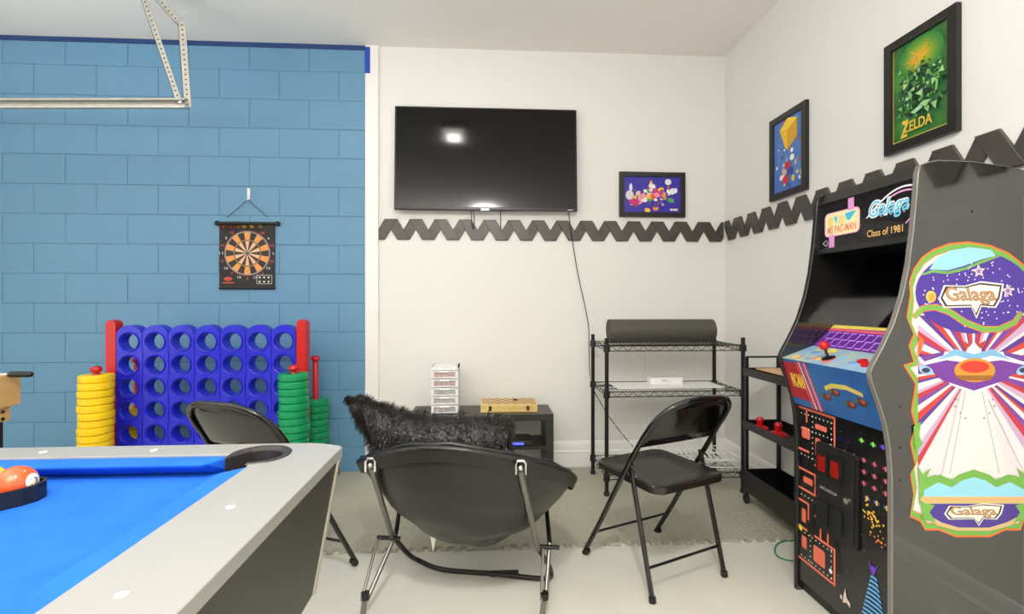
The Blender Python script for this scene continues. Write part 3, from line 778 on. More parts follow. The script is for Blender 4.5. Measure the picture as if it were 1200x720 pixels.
# ================================================================= FOLDING CHAIRS
def folding_chair(label, loc, rz, foot_m=0):
    r = thing('folding_chair', label, 'chair', loc, rz, 'black metal folding chairs')
    sl = lambda h: .215-(.215+.262)*h/.80 if h < .42 else -.035-(h-.42)*.62
    # frame: two straight sides and a rounded top
    side = lambda s: [(s*.222, sl(0), .012), (s*.222, sl(.2), .2), (s*.221, sl(.42), .42), (s*.219, sl(.55), .55), (s*.214, sl(.64), .64)]
    tp_ = []
    for k in range(0, 13):
        a = PI*k/12; x = .214*math.copysign(abs(math.cos(a))**.62, math.cos(a)); h = .64+.165*(math.sin(a)**.75)
        tp_.append((x, sl(h)-.022*math.sin(a), h))
    path = side(1)+tp_[1:-1]+side(-1)[::-1]
    MB().tube(path, .0115, 10).build('frame', M_black_enamel, r, world=False, smooth=True)
    # backrest sheet
    mb = MB(); NX_, NZ_ = 16, 6; g = []
    for i in range(NX_+1):
        x = -.205+.41*i/NX_; q = abs(x)/.214
        hmax = .64+.165*(max(0, 1-q**(1/.62*2))**.375)-.004
        hmin = .600+.012*(1-(x/.205)**2)-.004
        for j in range(NZ_+1):
            h = hmin+(hmax-hmin)*j/NZ_
            g.append((x, sl(h)-.030*(1-(x/.205)**2), h))
    fs = [(i*(NZ_+1)+j, (i+1)*(NZ_+1)+j, (i+1)*(NZ_+1)+j+1, i*(NZ_+1)+j+1) for i in range(NX_) for j in range(NZ_)]
    mb.add(g, fs); o = mb.build('backrest', M_black_enamel, r, world=False, smooth=True)
    so = o.modifiers.new('t', 'SOLIDIFY'); so.thickness = .006; so.offset = 0
    # seat pan with turned-down rim
    po = rrect(-.198, -.235, .198, .175, .05, 5); pi = [(x*.93, -.03+(y+.03)*.93) for x, y in po]
    mb = MB(); n = len(po)
    vs = [(x, y, .424) for x, y in po]+[(x, y, .450) for x, y in po]+[(x, y, .455) for x, y in [(x*.975, -.03+(y+.03)*.975) for x, y in po]]+[(x, y, .449) for x, y in pi]+[(x*.5, -.03+(y+.03)*.5, .444) for x, y in po]+[(x*.95, -.03+(y+.03)*.95, .424) for x, y in po]
    fs = []
    for u in range(4):
        for k in range(n): q = (k+1) % n; fs.append((u*n+k, u*n+q, (u+1)*n+q, (u+1)*n+k))
    fs.append(tuple(range(4*n, 5*n))); fs.append(tuple(range(5*n, 6*n)))
    for k in range(n): q = (k+1) % n; fs.append((k, q, 5*n+q, 5*n+k))
    mb.add(vs, fs); mb.build('seat', mat('seat_enamel', (24, 22, 20), .3, coat=.2), r, world=False, smooth=True)
    for s in (-1, 1):
        MB().tube([(s*.205, -.085, .515), (s*.205, -.10, .45), (s*.205, -.215, .012)], .0105, 8).build('rear_leg', M_black_enamel, r, world=False, smooth=True)
        MB().tube([(s*.2135, sl(.5)+.002, .50), (s*.2135, -.085, .515), (s*.2135, -.12, .49)], .005, 6).build('hinge_bracket', M_black_metal, r, world=False)
        MB().lathe([(.006, 0), (.006, .03), (0, .031)], (s*.2-.015, -.10, .455), 'x', 8).build('rivet', M_chrome, r, world=False)
        MB().tube([(s*.205, -.2145, .022), (s*.205, -.217, .0)], .0145, 10).build('rubber_foot', M_rubber, r, world=False)
        MB().tube([(s*.222, sl(.03)-.002, .026), (s*.222, sl(0)+.002, .0)], .0155, 10).build('rubber_foot', M_rubber, r, world=False)
    MB().tube([(-.222, sl(.135), .135), (.222, sl(.135), .135)], .006, 6).build('front_stretcher', M_black_enamel, r, world=False)
    MB().tube([(-.205, -.187, .12), (.205, -.187, .12)], .006, 6).build('rear_stretcher', M_black_enamel, r, world=False)
    return r
folding_chair('black metal folding chair standing at the edge of the grey mat by the wire rack', (.765, 2.155, .002), math.radians(23.5))
folding_chair('black metal folding chair behind the pool table in front of the blue game', (-.87, 2.095, .014), math.radians(-22))

# ================================================================= SAUCER CHAIR
root = thing('saucer_chair', 'black fabric saucer chair on folding steel frame seen from behind', 'chair', (-.065, 2.0, 0))
SC = Vector((-.065, 2.0, 0)); SR = .432
def rim(phi):       # phi measured from the rear (towards the camera), + to the left
    h = .53+.145*math.cos(phi)+.04*math.sin(phi)+.035*math.cos(2*phi)+.004*math.sin(5*phi)
    return Vector((SC.x-SR*math.sin(phi), SC.y-SR*math.cos(phi), h))
M_fab = mat('black_canvas', (25, 24, 22), .36, spec=.5, bump=('noise', 6, .35, .02))
M_fab2 = mat('black_piping', (20, 19, 18), .45)
mb = MB(); NP, NR = 60, 16; vs = []
bott = Vector((SC.x+.03, SC.y+.02, .215))
for i in range(NR+1):
    u = i/NR
    for k in range(NP):
        ph = 2*PI*k/NP; rp = rim(ph)
        p = bott.lerp(rp, u); base = bott.lerp(rp, u)
        zz = bott.z+(rp.z-bott.z)*(u**2.35)
        # folds of slack canvas
        zz += .011*math.sin(u*22+2.2*math.sin(ph*2))*math.sin(PI*u)*(.6+.4*math.cos(3*ph+1))
        vs.append(Vector((p.x, p.y+.005*math.sin(zz*48+2.5*math.sin(p.x*7))*math.sin(PI*u)**.7, zz)))
fs = []
for i in range(NR):
    for k in range(NP): q = (k+1) % NP; fs.append((i*NP+k, i*NP+q, (i+1)*NP+q, (i+1)*NP+k))
mb.add(vs, fs); o = mb.build('fabric_bowl', M_fab, root, smooth=True)
s_ = o.modifiers.new('t', 'SOLIDIFY'); s_.thickness = .006
MB().tube([rim(2*PI*k/60)+Vector((0, 0, .0)) for k in range(60)], .013, 10, closed=True).build('rim_sleeve', M_fab, root, smooth=True)
pip = [Vector((SC.x+(rim(2*PI*k/60).x-SC.x)*.985, SC.y+(rim(2*PI*k/60).y-SC.y)*.985, rim(2*PI*k/60).z+.014+.003*math.sin(k*1.7))) for k in range(60)]
MB().tube(pip, .006, 6, closed=True).build('piping', M_fab2, root, smooth=True)
mb = MB()
band = []
for k in range(60):
    rp = rim(2*PI*k/60); band += [Vector((SC.x+(rp.x-SC.x)*1.03, SC.y+(rp.y-SC.y)*1.03, rp.z-.003)), Vector((SC.x+(rp.x-SC.x)*.985, SC.y+(rp.y-SC.y)*.985, rp.z-.045))]
mb.add(band, [(2*k, 2*((k+1) % 60), 2*((k+1) % 60)+1, 2*k+1) for k in range(60)])
mb.build('hem_band', M_fab2, root, smooth=True)
M_tube = mat('grey_steel_tube', (130, 128, 122), .28, metal=.75); M_tubed = mat('dark_steel_tube', (34, 33, 32), .3, metal=.3)
cl_, cr_ = rim(math.radians(50)), rim(math.radians(-25))
hl = Vector((-.381, 2.018, .227)); hrr = Vector((.209, 1.902, .219))
fl, fr = on_z(428, 724, 0), on_z(638, 724, 0)
gl = on_z(492, 661, .02); gr_ = on_z(645, 678, .02); gl2 = on_z(520, 668, .015)
MB().tube([cl_+Vector((0, -.012, -.03)), hl+Vector((0, -.01, 0))], .011, 10).build('rear_tube', M_tube, root, smooth=True)
MB().tube([cr_+Vector((0, -.012, -.03)), hrr+Vector((0, -.01, 0))], .011, 10).build('rear_tube', M_tube, root, smooth=True)
MB().tube(sm([hl, hl.lerp(gl, .55)+Vector((0, 0, -.01)), gl+Vector((0, 0, .012)), gl2, gl2.lerp(gr_, .5), gr_+Vector((-.03, 0, 0)), gr_+Vector((0, -.01, .04)), hrr]), .0105, 10).build('ground_tube', M_tubed, root, smooth=True)
MB().lathe([(.013, 0), (.013, .12), (0, .12)], (gl2.lerp(gr_, .45).x, gl2.lerp(gr_, .45).y, .016), 'x', 10).build('joint_sleeve', M_black_plastic, root)
for ft, hb, tgt, nm in ((fl, hl, rim(math.radians(135)), 'l'), (fr, Vector((.262, 1.925, .219)), rim(math.radians(-128)), 'r')):
    MB().tube([tgt+Vector((0, 0, -.02)), hb+Vector((.012 if nm == 'l' else 0, .01, 0))], .0095, 10).build('front_tube', M_tubed, root, smooth=True)
    MB().tube([hb+Vector((.012 if nm == 'l' else 0, .01, 0)), Vector((ft.x+.004, ft.y+.004, .06))], .0085, 10).build('front_tube_lower', M_tube, root, smooth=True)
    MB().tube([hb+Vector((-.055 if nm == 'l' else -.03, -.01, .0)), Vector((ft.x-.012, ft.y-.01, .07))], .006, 8).build('strut', M_tube, root, smooth=True)
    MB().tube([hb+Vector((-.06, -.012, 0)), hb+Vector((.035, -.012, -.008))], .009, 8).build('hub', M_black_plastic, root)
    MB().tube([Vector((ft.x, ft.y, .095)), Vector((ft.x, ft.y, .07))], .016, 10).build('collar', M_black_plastic, root)
    MB().tube([Vector((ft.x, ft.y, .08)), Vector((ft.x-.01, ft.y-.005, .0))], .0105, 10).build('foot', M_tube, root)
for c_ in (cl_, cr_):
    mb = MB(); b0 = c_+Vector((0, -.026, 0))
    mb.tube([b0+Vector((-.016, 0, -.04)), b0+Vector((-.016, 0, -.004)), b0+Vector((-.010, 0, .006)), b0+Vector((.010, 0, .006)), b0+Vector((.016, 0, -.004)), b0+Vector((.016, 0, -.04))], .0048, 8)
    mb.build('chrome_clip', M_chrome, root, smooth=True)
    MB().sphere(b0+Vector((0, 0, -.018)), .009, 10).build('clip_bolt', M_chrome, root, smooth=True)
p = on_y(508, 612, 1.93)
mb = MB(); mb.add([(p.x-.010, p.y, p.z+.03), (p.x+.014, p.y, p.z+.02), (p.x+.012, p.y-.01, p.z-.06), (p.x+.0, p.y-.015, p.z-.11), (p.x-.012, p.y-.01, p.z-.05)], [(0, 1, 2, 3, 4)])
mb.add([(p.x+.010, p.y+.01, p.z+.015), (p.x+.03, p.y+.01, p.z+.0), (p.x+.042, p.y, p.z-.05), (p.x+.026, p.y, p.z-.035)], [(0, 1, 2, 3)])
o = mb.build('care_tag', mat('tag_cloth', (226, 224, 206), .7), root); q = o.modifiers.new('t', 'SOLIDIFY'); q.thickness = .001

# fur cushion lying in the saucer chair
root = thing('fur_cushion', 'black shaggy faux fur throw lying in the saucer chair with pointed left corner', 'throw', (-.15, 1.98, .5))
YF = 1.93
top_l = [(399, 469), (412, 470), (427, 472), (440, 477), (455, 481), (470, 485), (485, 489), (505, 491), (530, 491), (555, 490), (580, 492), (596, 495), (600, 504)]
bot_l = [(400, 470), (406, 479), (414, 492), (424, 515), (440, 545), (455, 552), (470, 555), (490, 556), (515, 556), (545, 556), (570, 556), (590, 552), (600, 540)]
NS = len(top_l); cs_, vs, fs = [], [], []
NRg = 14
for i in range(NS):
    a = on_y(*top_l[i], YF); b = on_y(*bot_l[i], YF); mid = (a+b)/2; hh = (a.z-b.z)/2
    dp = .012+min(.10, hh*.9) if i < NS-1 else .05
    for k in range(NRg):
        t = 2*PI*k/NRg; vs.append(Vector((mid.x+(a.x-b.x)/2*math.sin(t), YF+.06+dp*math.cos(t)*-1, mid.z+hh*math.sin(t))))
for i in range(NS-1):
    for k in range(NRg): q = (k+1) % NRg; fs.append((i*NRg+k, i*NRg+q, (i+1)*NRg+q, (i+1)*NRg+k))
fs.append(tuple(range(NRg))); fs.append(tuple(range((NS-1)*NRg, NS*NRg)))
body = MB().add(vs, fs); M_fur = mat('black_fur', (30, 28, 26), .45, spec=.5, bump=('noise', 30, .6, .02))
body.build('cushion_body', M_fur, root, smooth=True)
hair = MB(); random.seed(11); faces4 = fs[:-2]
M_fur1 = mat('black_fur_strand', (40, 37, 34), .3)
for _ in range(15000):
    f = random.choice(faces4); a, b, c_, d = [vs[i] for i in f]; u, v = random.random(), random.random()
    p = (a*(1-u)+b*u)*(1-v)+(d*(1-u)+c_*u)*v
    nrm = (b-a).cross(d-a)
    if nrm.length < 1e-9: continue
    nrm.normalize(); ctr = sum((vs[i] for i in range((f[0]//NRg)*NRg, (f[0]//NRg)*NRg+NRg)), Vector())/NRg
    if nrm.dot(p-ctr) < 0: nrm = -nrm
    cl2 = math.sin(p.x*47)*.6+math.sin(p.z*53+p.x*21)*.5+math.sin(p.x*101+p.z*33)*.4
    tang = Vector((math.cos(cl2*2.2)*.8, -.1, -.55+.5*math.sin(cl2*2.7)))
    L = random.uniform(.014, .034); dr = (nrm*.55+tang*.8+Vector((random.gauss(0, .22), random.gauss(0, .22), random.gauss(0, .22)))).normalized()
    sd = dr.cross(nrm).normalized()*.0011
    m1 = p+dr*L*.55+nrm*.004; e_ = p+dr*L+Vector((0, 0, -.003))
    hair.add([p-sd, p+sd, m1+sd*.8, m1-sd*.8, e_], [(0, 1, 2, 3), (3, 2, 4)])
hair.build('fur', M_fur1, root, fixn=False)['kind'] = 'stuff'

# ================================================================= LOW SHELF and what stands on it
sx0, sx1, sy0, sy1, sh = -.482, .447, 3.11, 3.40, .468
root = thing('low_shelf_unit', 'low black open shelf unit against the white wall behind the saucer chair', 'shelf', ((sx0+sx1)/2, 3.25, 0))
M_shelf = mat('black_brown_laminate', (38, 36, 32), .35)
MB().box((sx0, sy0, sh-.045), (sx1, sy1, sh)).build('top', M_shelf, root, bevel=.002)
for x in (sx0, sx1-.05): MB().box((x, sy0, 0), (x+.05, sy1, sh-.0455)).build('side_panel', M_shelf, root, bevel=.002)
MB().box((sx0+.0505, sy0+.01, .235), (sx1-.0505, sy1-.005, .255)).build('shelf_board', M_shelf, root)
MB().box((sx0+.0505, sy0+.01, .04), (sx1-.0505, sy1-.005, .06)).build('shelf_board', M_shelf, root)
root = thing('set_top_box', 'small black box with a glowing blue light on the low shelf', 'electronics', (.22, 3.2, .255))
MB().box((.09, 3.14, .2555), (.31, 3.32, .285)).build('case', M_black_plastic, root, bevel=.004)
MB().box((.17, 3.137, .262), (.255, 3.1405, .276)).build('blue_light', mat('blue_led', (60, 70, 255), .4, emit=((70, 80, 255), 2.2)), root)
# drawers
root = thing('drawer_tower', 'small white plastic tower of five clear drawers on the low black shelf', 'drawer unit', (-.27, 3.2, sh))
a = on_y(505, 482, 3.15); b = on_y(537, 482, 3.15); dx0, dx1 = a.x, b.x; dzt = sh+.302; dy0, dy1 = 3.15, 3.36
mb = MB(); mb.box((dx0, dy0+.012, sh+.0005), (dx0+.008, dy1, dzt)).box((dx1-.008, dy0+.012, sh+.0005), (dx1, dy1, dzt)).box((dx0+.008, dy1-.004, sh), (dx1-.008, dy1, dzt))
mb.box((dx0, dy0, dzt-.018), (dx1, dy1, dzt))
fz = (dzt-.018-sh)/5
for k in range(1, 5): mb.box((dx0+.008, dy0+.012, sh+fz*k-.003), (dx1-.008, dy1-.004, sh+fz*k+.003))
mb.box((dx0+.008, dy0+.012, sh+.0005), (dx1-.008, dy1-.004, sh+.006))
mb.build('cabinet', M_white_plastic, root)
cc = [(150, 146, 144), (164, 162, 160), (150, 150, 150), (174, 132, 130), (190, 140, 136)]
for k in range(5):
    z0, z1 = sh+fz*k+.005, sh+fz*(k+1)-.004
    mb = MB()
    for A, B in (((dx0+.004, z0), (dx1-.004, z0+.006)), ((dx0+.004, z1-.008), (dx1-.004, z1)), ((dx0+.004, z0+.006), (dx0+.018, z1-.008)), ((dx1-.018, z0+.006), (dx1-.004, z1-.008))):
        mb.box((A[0], dy0, A[1]), (B[0], dy0+.010, B[1]))
    dr = mb.build('drawer', M_white_plastic, root)
    MB().box((dx0+.018, dy0+.004, z0+.006), (dx1-.018, dy0+.008, z1-.008)).build('clear_front', mat('drawer_front_%d' % k, cc[k], .25, var=(70, (206, 202, 200), .8)), dr)
    cxh = (dx0+dx1)/2
    MB().box((cxh-.03, dy0-.008, z1-.012), (cxh+.03, dy0+.002, z1-.004)).build('pull', M_white_plastic, dr, bevel=.002)
# wooden games box
a = on_y(563, 479, 3.17); b = on_y(630, 479, 3.17)
root = thing('wooden_game_box', 'pale wooden folding board game box with two latches on the low shelf', 'game box', ((a.x+b.x)/2, 3.27, sh))
M_pine = mat('pale_pine', (226, 200, 130), .4, bump=('wave', 8, .08, .001), var=(5, (214, 184, 112), .8))
gx0, gx1, gy0, gy1 = a.x, b.x, 3.17, 3.385
MB().box((gx0, gy0, sh+.0005), (gx1, gy1, sh+.026)).build('lower_tray', M_pine, root, bevel=.002)
lid = MB().box((gx0, gy0, sh+.0275), (gx1, gy1, sh+.052)).build('lid', M_pine, root, bevel=.002)
pr = Print(lambda x, y, d: Vector((x, y, sh+.0518+d)))
n1, n2 = 12, 7; wx = (gx1-gx0-.02)/n1; wy = (gy1-gy0-.02)/n2
pr.polys([[(gx0+.01+wx*i, gy0+.01+wy*j), (gx0+.01+wx*(i+1), gy0+.01+wy*j), (gx0+.01+wx*(i+1), gy0+.01+wy*(j+1)), (gx0+.01+wx*i, gy0+.01+wy*(j+1))] for i in range(n1) for j in range(n2) if (i+j) % 2], (150, 100, 60))
pr.build('board_print', lid)
for f in (.17, .83):
    x = gx0+(gx1-gx0)*f; MB().box((x-.009, gy0-.004, sh+.012), (x+.009, gy0+.001, sh+.042)).box((x-.005, gy0-.007, sh+.02), (x+.005, gy0-.003, sh+.034)).build('latch', mat('antique_brass', (70, 60, 36), .4, metal=.6), root)
tag(MB().lathe([(0, 0), (.016, 0), (.016, .005), (.013, .007), (0, .007)], (0, 0, 0), 'z', 16).build('game_piece', M_black_plastic), 'small black round game piece on top of the wooden game box', 'game piece').location = (gx0+(gx1-gx0)*.63, 3.3, sh+.0535)

# ================================================================= WIRE RACK
rx0, rx1, ry0, ry1, rt = .742, 1.597, 2.90, 3.275, .965
root = thing('wire_rack', 'three-tier black wire shelving rack standing in the room corner', 'rack', ((rx0+rx1)/2, 3.09, 0))
for x in (rx0, rx1):
    for y in (ry0, ry1):
        pst = MB().tube([(x, y, .02), (x, y, rt)], .0125, 12).build('post', M_black_wire, root, smooth=True)
        MB().lathe([(.012, .0), (.018, .004), (.018, .02), (.010, .03)], (x, y, 0.0125), 'z', 12).build('foot', M_rubber, pst)
        MB().lathe([(.0135, rt), (.0135, rt+.006), (.008, rt+.010), (0, rt+.010)], (x, y, 0), 'z', 12).build('cap', M_black_plastic, pst)
for z in (.925, .645, .14):
    mb = MB()
    for zz in (z, z-.03):
        mb.tube([(rx0, ry0, zz), (rx1, ry0, zz), (rx1, ry1, zz), (rx0, ry1, zz)], .0032, 6, closed=True)
    def zig(p, q, n):
        pts = []
        for i in range(n+1): pts.append(Vector(p).lerp(Vector(q), i/n)+Vector((0, 0, 0 if i % 2 else -.03)))
        mb.tube(pts, .0022, 5)
    zig((rx0, ry0, z), (rx1, ry0, z), 26); zig((rx0, ry1, z), (rx1, ry1, z), 26); zig((rx0, ry0, z), (rx0, ry1, z), 12); zig((rx1, ry0, z), (rx1, ry1, z), 12)
    for i in range(1, 34): x = rx0+(rx1-rx0)*i/34; mb.tube([(x, ry0, z+.002), (x, ry1, z+.002)], .0017, 4)
    for y in (ry0+.12, ry1-.12): mb.tube([(rx0, y, z-.002), (rx1, y, z-.002)], .0028, 5)
    shf = mb.build('wire_shelf', M_black_wire, root)
    for x in (rx0, rx1):
        for y in (ry0, ry1): MB().lathe([(.013, z-.035), (.021, z-.035), (.019, z+.006), (.013, z+.006)], (x, y, 0), 'z', 12).build('collar', M_black_plastic, shf)
# rolled mat
ml, mr = on_y(713, 386, 3.08).x, on_y(834, 386, 3.08).x
root = thing('rolled_mat', 'dark grey foam exercise mat rolled up on top of the wire rack', 'exercise mat', ((ml+mr)/2, 3.08, .93))
M_roll = mat('dark_foam', (76, 74, 68), .6, bump=('noise', 300, .4, .001))
RR = .082; cz = .9288+RR
mb = MB(); out = []; inn = []; NT = 90; turns = 4.5
pts = []
for i in range(NT+1):
    t = i/NT; a = -PI/2-t*turns*2*PI+.6; r = RR-.0165*turns*t
    pts.append((r*math.cos(a), r*math.sin(a), max(r-.0125, .003)*math.cos(a), max(r-.0125, .003)*math.sin(a)))
vs = []
for x in (ml, mr):
    for a_, b_, c_, d_ in pts: vs += [(x, 3.08+a_, cz+b_), (x, 3.08+c_, cz+d_)]
n2_ = 2*(NT+1); fs = []
for i in range(NT):
    a = 2*i
    fs += [(a, a+1, a+3, a+2), (n2_+a, n2_+a+2, n2_+a+3, n2_+a+1), (a, a+2, n2_+a+2, n2_+a), (a+1, n2_+a+1, n2_+a+3, a+3)]
mb.add(vs, fs); mb.build('mat_roll', M_roll, root, smooth=True)
# things on the middle shelf
zz = .6495
tag(MB().box((.83, 2.97, zz), (1.52, 3.2, zz+.006)).build('white_board', M_white_plastic, None, bevel=.001), 'thin white board lying flat on the middle shelf of the wire rack', 'board')
root = thing('white_card', 'small white folded card propped on the white board in the wire rack', 'card', (1.12, 3.1, zz+.006))
ca, cb = on_y(762, 447, 3.1), on_y(800, 447, 3.1)
MB().box((ca.x, 3.098, zz+.0065), (cb.x, 3.1, zz+.05)).build('front_leaf', M_white_plastic, root)
MB().box((ca.x, 3.1, zz+.0065), (ca.x+.002, 3.16, zz+.05)).build('side_leaf', M_white_plastic, root)
pr = Print(lambda a, b, d: Vector((a, 3.0979-d, b))); mx_ = (ca.x+cb.x)/2
pr.polys([pr.seg((mx_-.03, zz+.032), (mx_+.0, zz+.032), .004), pr.seg((mx_-.03, zz+.022), (mx_+.03, zz+.022), .002)], (120, 120, 130)); pr.build('printed_marks', root)
# white wire grid leaning against the wall behind the rack
root = thing('white_wire_grid', 'white wire grid panel leaning on the wall behind the black rack', 'grid panel', (1.1, 3.4, 0))
mb = MB(); g0, g1 = .75, 1.54
def gp(x, z): return Vector((x, 3.335+.075*(z/1.0), z))
for z in [.015+.062*i for i in range(16)]: mb.tube([gp(g0, z), gp(g1, z)], .002, 5)
mb.build('cross_wires', M_white_wire, root)
for x in (g0, g0+.012, 1.13, 1.165, g1-.012, g1): MB().tube([gp(x, .004), gp(x, .97)], .0028, 6).build('upright_wire', M_white_wire, root)
# stack of white wire shelves on the bottom tier
for k, (rz, dxx, lbl) in enumerate(((2, 0, 'lowest white wire shelf of the pile on the bottom tier of the rack'), (-6, .03, 'second lowest white wire shelf of the pile on the bottom tier'), (5, .0, 'second highest white wire shelf of the pile on the bottom tier'), (-11, .02, 'topmost white wire shelf of the pile on the bottom tier of the rack'))):
    mb = MB(); L, Wd_ = .60, .30
    for y in (-Wd_/2, 0, Wd_/2): mb.tube([(-L/2, y, 0), (L/2, y, 0)], .003, 5)
    for i in range(19): x = -L/2+L*i/18; mb.tube([(x, -Wd_/2, .0045), (x, Wd_/2, .0045), (x, Wd_/2+.004, .0)], .0022, 4)
    o = mb.build('white_wire_shelf', M_white_wire, None)
    o.location = (1.245+dxx, 3.07, .147+k*.026); o.rotation_euler = (0, 0, math.radians(rz))
    mb2 = MB()
    tag(o, lbl, 'wire shelf', 'white wire shelves piled on the bottom tier')
    for i, x in enumerate((-.2, .2)):
        MB().tube([(x, -.1, -.003), (x, -.1, -.0185)], .0025, 5).tube([(x, .1, -.003), (x, .1, -.0185)], .0025, 5).build('bracket', M_white_wire, o, world=False) if k else None

# ================================================================= ROLLING CART
cw0, cw1, cy0, cy1 = 1.522, 1.738, 2.12, 2.76
root = thing('rolling_cart', 'narrow black three-tier rolling cart between wire rack and arcade cabinet', 'cart', ((cw0+cw1)/2, 2.45, 0), 0)
for x in (cw0+.01, cw1-.01):
    for y in (cy0+.015, cy1-.015):
        MB().box((x-.009, y-.012, .07), (x+.009, y+.012, .875)).build('post', M_black_metal, root, bevel=.003)
        ca_ = MB().box((x-.012, y-.006, .045), (x-.009, y+.006, .072)).box((x+.009, y-.006, .045), (x+.012, y+.006, .072)).build('caster_fork', M_black_metal, root)
        MB().lathe([(.025, -.009), (.028, -.006), (.028, .006), (.025, .009)], (x, y, .028+.0125), 'x', 16).build('wheel', M_rubber, ca_, smooth=True)
def tray(z, h):
    mb = MB(); t = .004
    mb.box((cw0, cy0, z), (cw1, cy1, z+.004)); mb.box((cw0-.002, cy0, z), (cw0+t-.002, cy1, z+h)); mb.box((cw1-t, cy0, z), (cw1, cy1, z+h))
    mb.box((cw0, cy0-.002, z), (cw1, cy0+t, z+h)); mb.box((cw0, cy1-t, z), (cw1, cy1+.002, z+h)); mb.build('tray', M_black_metal, root)
tray(.09, .12); tray(.455, .045); tray(.765, .042)
MB().tube([(cw0+.01, cy1-.015, .872), (cw1-.01, cy1-.015, .872)], .006, 8).build('handle_bar', M_black_metal, root)
MB().tube([(cw1-.01, cy0+.015, .872), (cw1-.01, cy1-.015, .872)], .006, 8).build('handle_bar', M_black_metal, root)
MB().box((cw0+.006, cy1-.02, .40), (cw0+.012, cy1-.0, .455)).build('gusset', M_black_metal, root)
for x, y, nm in ((1.573, 2.675, 'at far end of tray'), (1.60, 2.545, 'nearer the arcade cabinet')):
    r = thing('air_hockey_pusher', 'red domed air hockey pusher on middle cart tray, '+nm, 'pusher', (x, y, .4595), 0, 'red pushers on the cart')
    MB().lathe([(.0, 0), (.044, 0), (.048, .006), (.046, .016), (.036, .024), (.024, .028), (.018, .03)], (0, 0, 0), 'z', 24).build('base', M_red, r, world=False, smooth=True)
    MB().lathe([(.018, .028), (.017, .045), (.021, .055), (.021, .066), (.014, .076), (0, .079)], (0, 0, 0), 'z', 20).build('grip', M_red, r, world=False, smooth=True)
tag(MB().box((1.535, 2.27, .4595), (1.575, 2.35, .487)).build('wooden_block', mat('peach_wood', (226, 180, 150), .5), None, bevel=.003), 'small peach coloured block on the middle cart tray beside the red pushers', 'block')
tag(MB().box((1.55, 2.36, .8075), (1.70, 2.68, .8155)).build('wooden_board', mat('tan_board', (214, 172, 128), .5), None, bevel=.002), 'thin tan board lying across the top tray of the rolling cart', 'board')

# green cable on the floor
gc = [on_z(a, b, .005) for a, b in ((930, 634), (920, 634), (911, 638), (908, 645), (911, 652), (920, 656), (930, 658))]
cable('green_cable', 'thin green cable looping on the floor beside the arcade cabinet', sm([p for p in gc]), .0035, mat('green_cable', (20, 130, 80), .4))

# ================================================================= ARCADE CABINET
AY0, AY1, AXB = 1.46, 1.945, XR-.025
root = thing('arcade_cabinet', 'tall black upright arcade cabinet with colourful side art against the right wall', 'arcade machine', (1.5, 1.7, 0))
M_cab = mat('glossy_black_laminate', (30, 29, 28), .12, coat=.8, spec=.8)
M_tm = mat('silver_edge_molding', (120, 116, 110), .3)
prof_px = [(1046, 792), (1046, 560), (1043.5, 525), (1039, 498), (1031, 472), (1022, 447), (1020.5, 438), (1023, 430), (1035, 408), (1048, 380), (1059, 345), (1066, 310), (1071, 270), (1075, 225), (1076.5, 203), (1079, 194), (1087, 191)]
pf = [(on_y(a, b, AY0).x, on_y(a, b, AY0).z) for a, b in prof_px]
pf[0] = (pf[0][0], 0.0)
tops = [(on_y(a, b, AY0).x, on_y(a, b, AY0).z) for a, b in [(1100, 188.5), (1140, 190), (1175, 195), (1200, 200), (1230, 212)]]
full_prof = pf+tops+[(AXB, tops[-1][1]-.03), (AXB, 0.0)]
TH_ = .018
side_near = MB().prism(full_prof, XZ(0), AY0, AY0+TH_).build('side_panel', M_cab, root)
side_far = MB().prism(full_prof, XZ(0), AY1-TH_, AY1).build('side_panel', M_cab, root)
def molding(y0, y1, par, m):
    mb = MB(); path = pf+tops
    vs = []; fs = []; n = len(path)
    for k, (x, z) in enumerate(path):
        q = path[min(k+1, n-1)]; p_ = path[max(k-1, 0)]; tx_, tz_ = q[0]-p_[0], q[1]-p_[1]; l = math.hypot(tx_, tz_); nx, nz = -tz_/l*.0025, tx_/l*.0025
        vs += [(x, y0, z), (x+nx, y0+.002, z+nz), (x+nx, y1-.002, z+nz), (x, y1, z)]
    for k in range(n-1):
        for u in range(3): fs.append((k*4+u, k*4+u+1, (k+1)*4+u+1, (k+1)*4+u))
    mb.add(vs, fs); return mb.build('edge_molding', m, par, smooth=True)
molding(AY0-.0012, AY0+TH_+.001, side_near, M_tm); molding(AY1-TH_-.001, AY1+.001, side_far, M_black_plastic)
yi0, yi1 = AY0+TH_, AY1-TH_
def xat(z):   # profile X at height z
    for k in range(len(pf)-1):
        if pf[k][1] <= z <= pf[k+1][1]:
            t = (z-pf[k][1])/(pf[k+1][1]-pf[k][1]+1e-9); return pf[k][0]+(pf[k+1][0]-pf[k][0])*t
    return pf[-1][0]
def slab(name, a, b, th, m, par=None, inset=(0, 0)):   # a,b = (X,Z); thickness behind (towards +X)
    dx, dz_ = b[0]-a[0], b[1]-a[1]; l = math.hypot(dx, dz_); nx, nz = dz_/l*th, -dx/l*th
    mb = MB(); y0, y1 = yi0+inset[0], yi1-inset[1]
    mb.prism([(a[0], a[1]), (b[0], b[1]), (b[0]+nx, b[1]+nz), (a[0]+nx, a[1]+nz)], XZ(0), y0, y1); return mb.build(name, m, par or root)
M_panel = mat('black_art_panel', (18, 17, 18), .25, coat=.3)
zk = .80
low_x = xat(.4)+.006
lower = slab('front_panel', (low_x, .05), (low_x, .775), .016, M_panel)
slab('kick_plate', (low_x+.02, 0.0), (low_x+.02, .05), .016, M_black_plastic)
ca1, ca2 = (xat(.80)+.008, .775), (xat(.955)+.004, .962)   # control panel front
M_ctrl = mat('control_front_blue', (38, 84, 150), .35, var=(10, (56, 116, 180), .7))
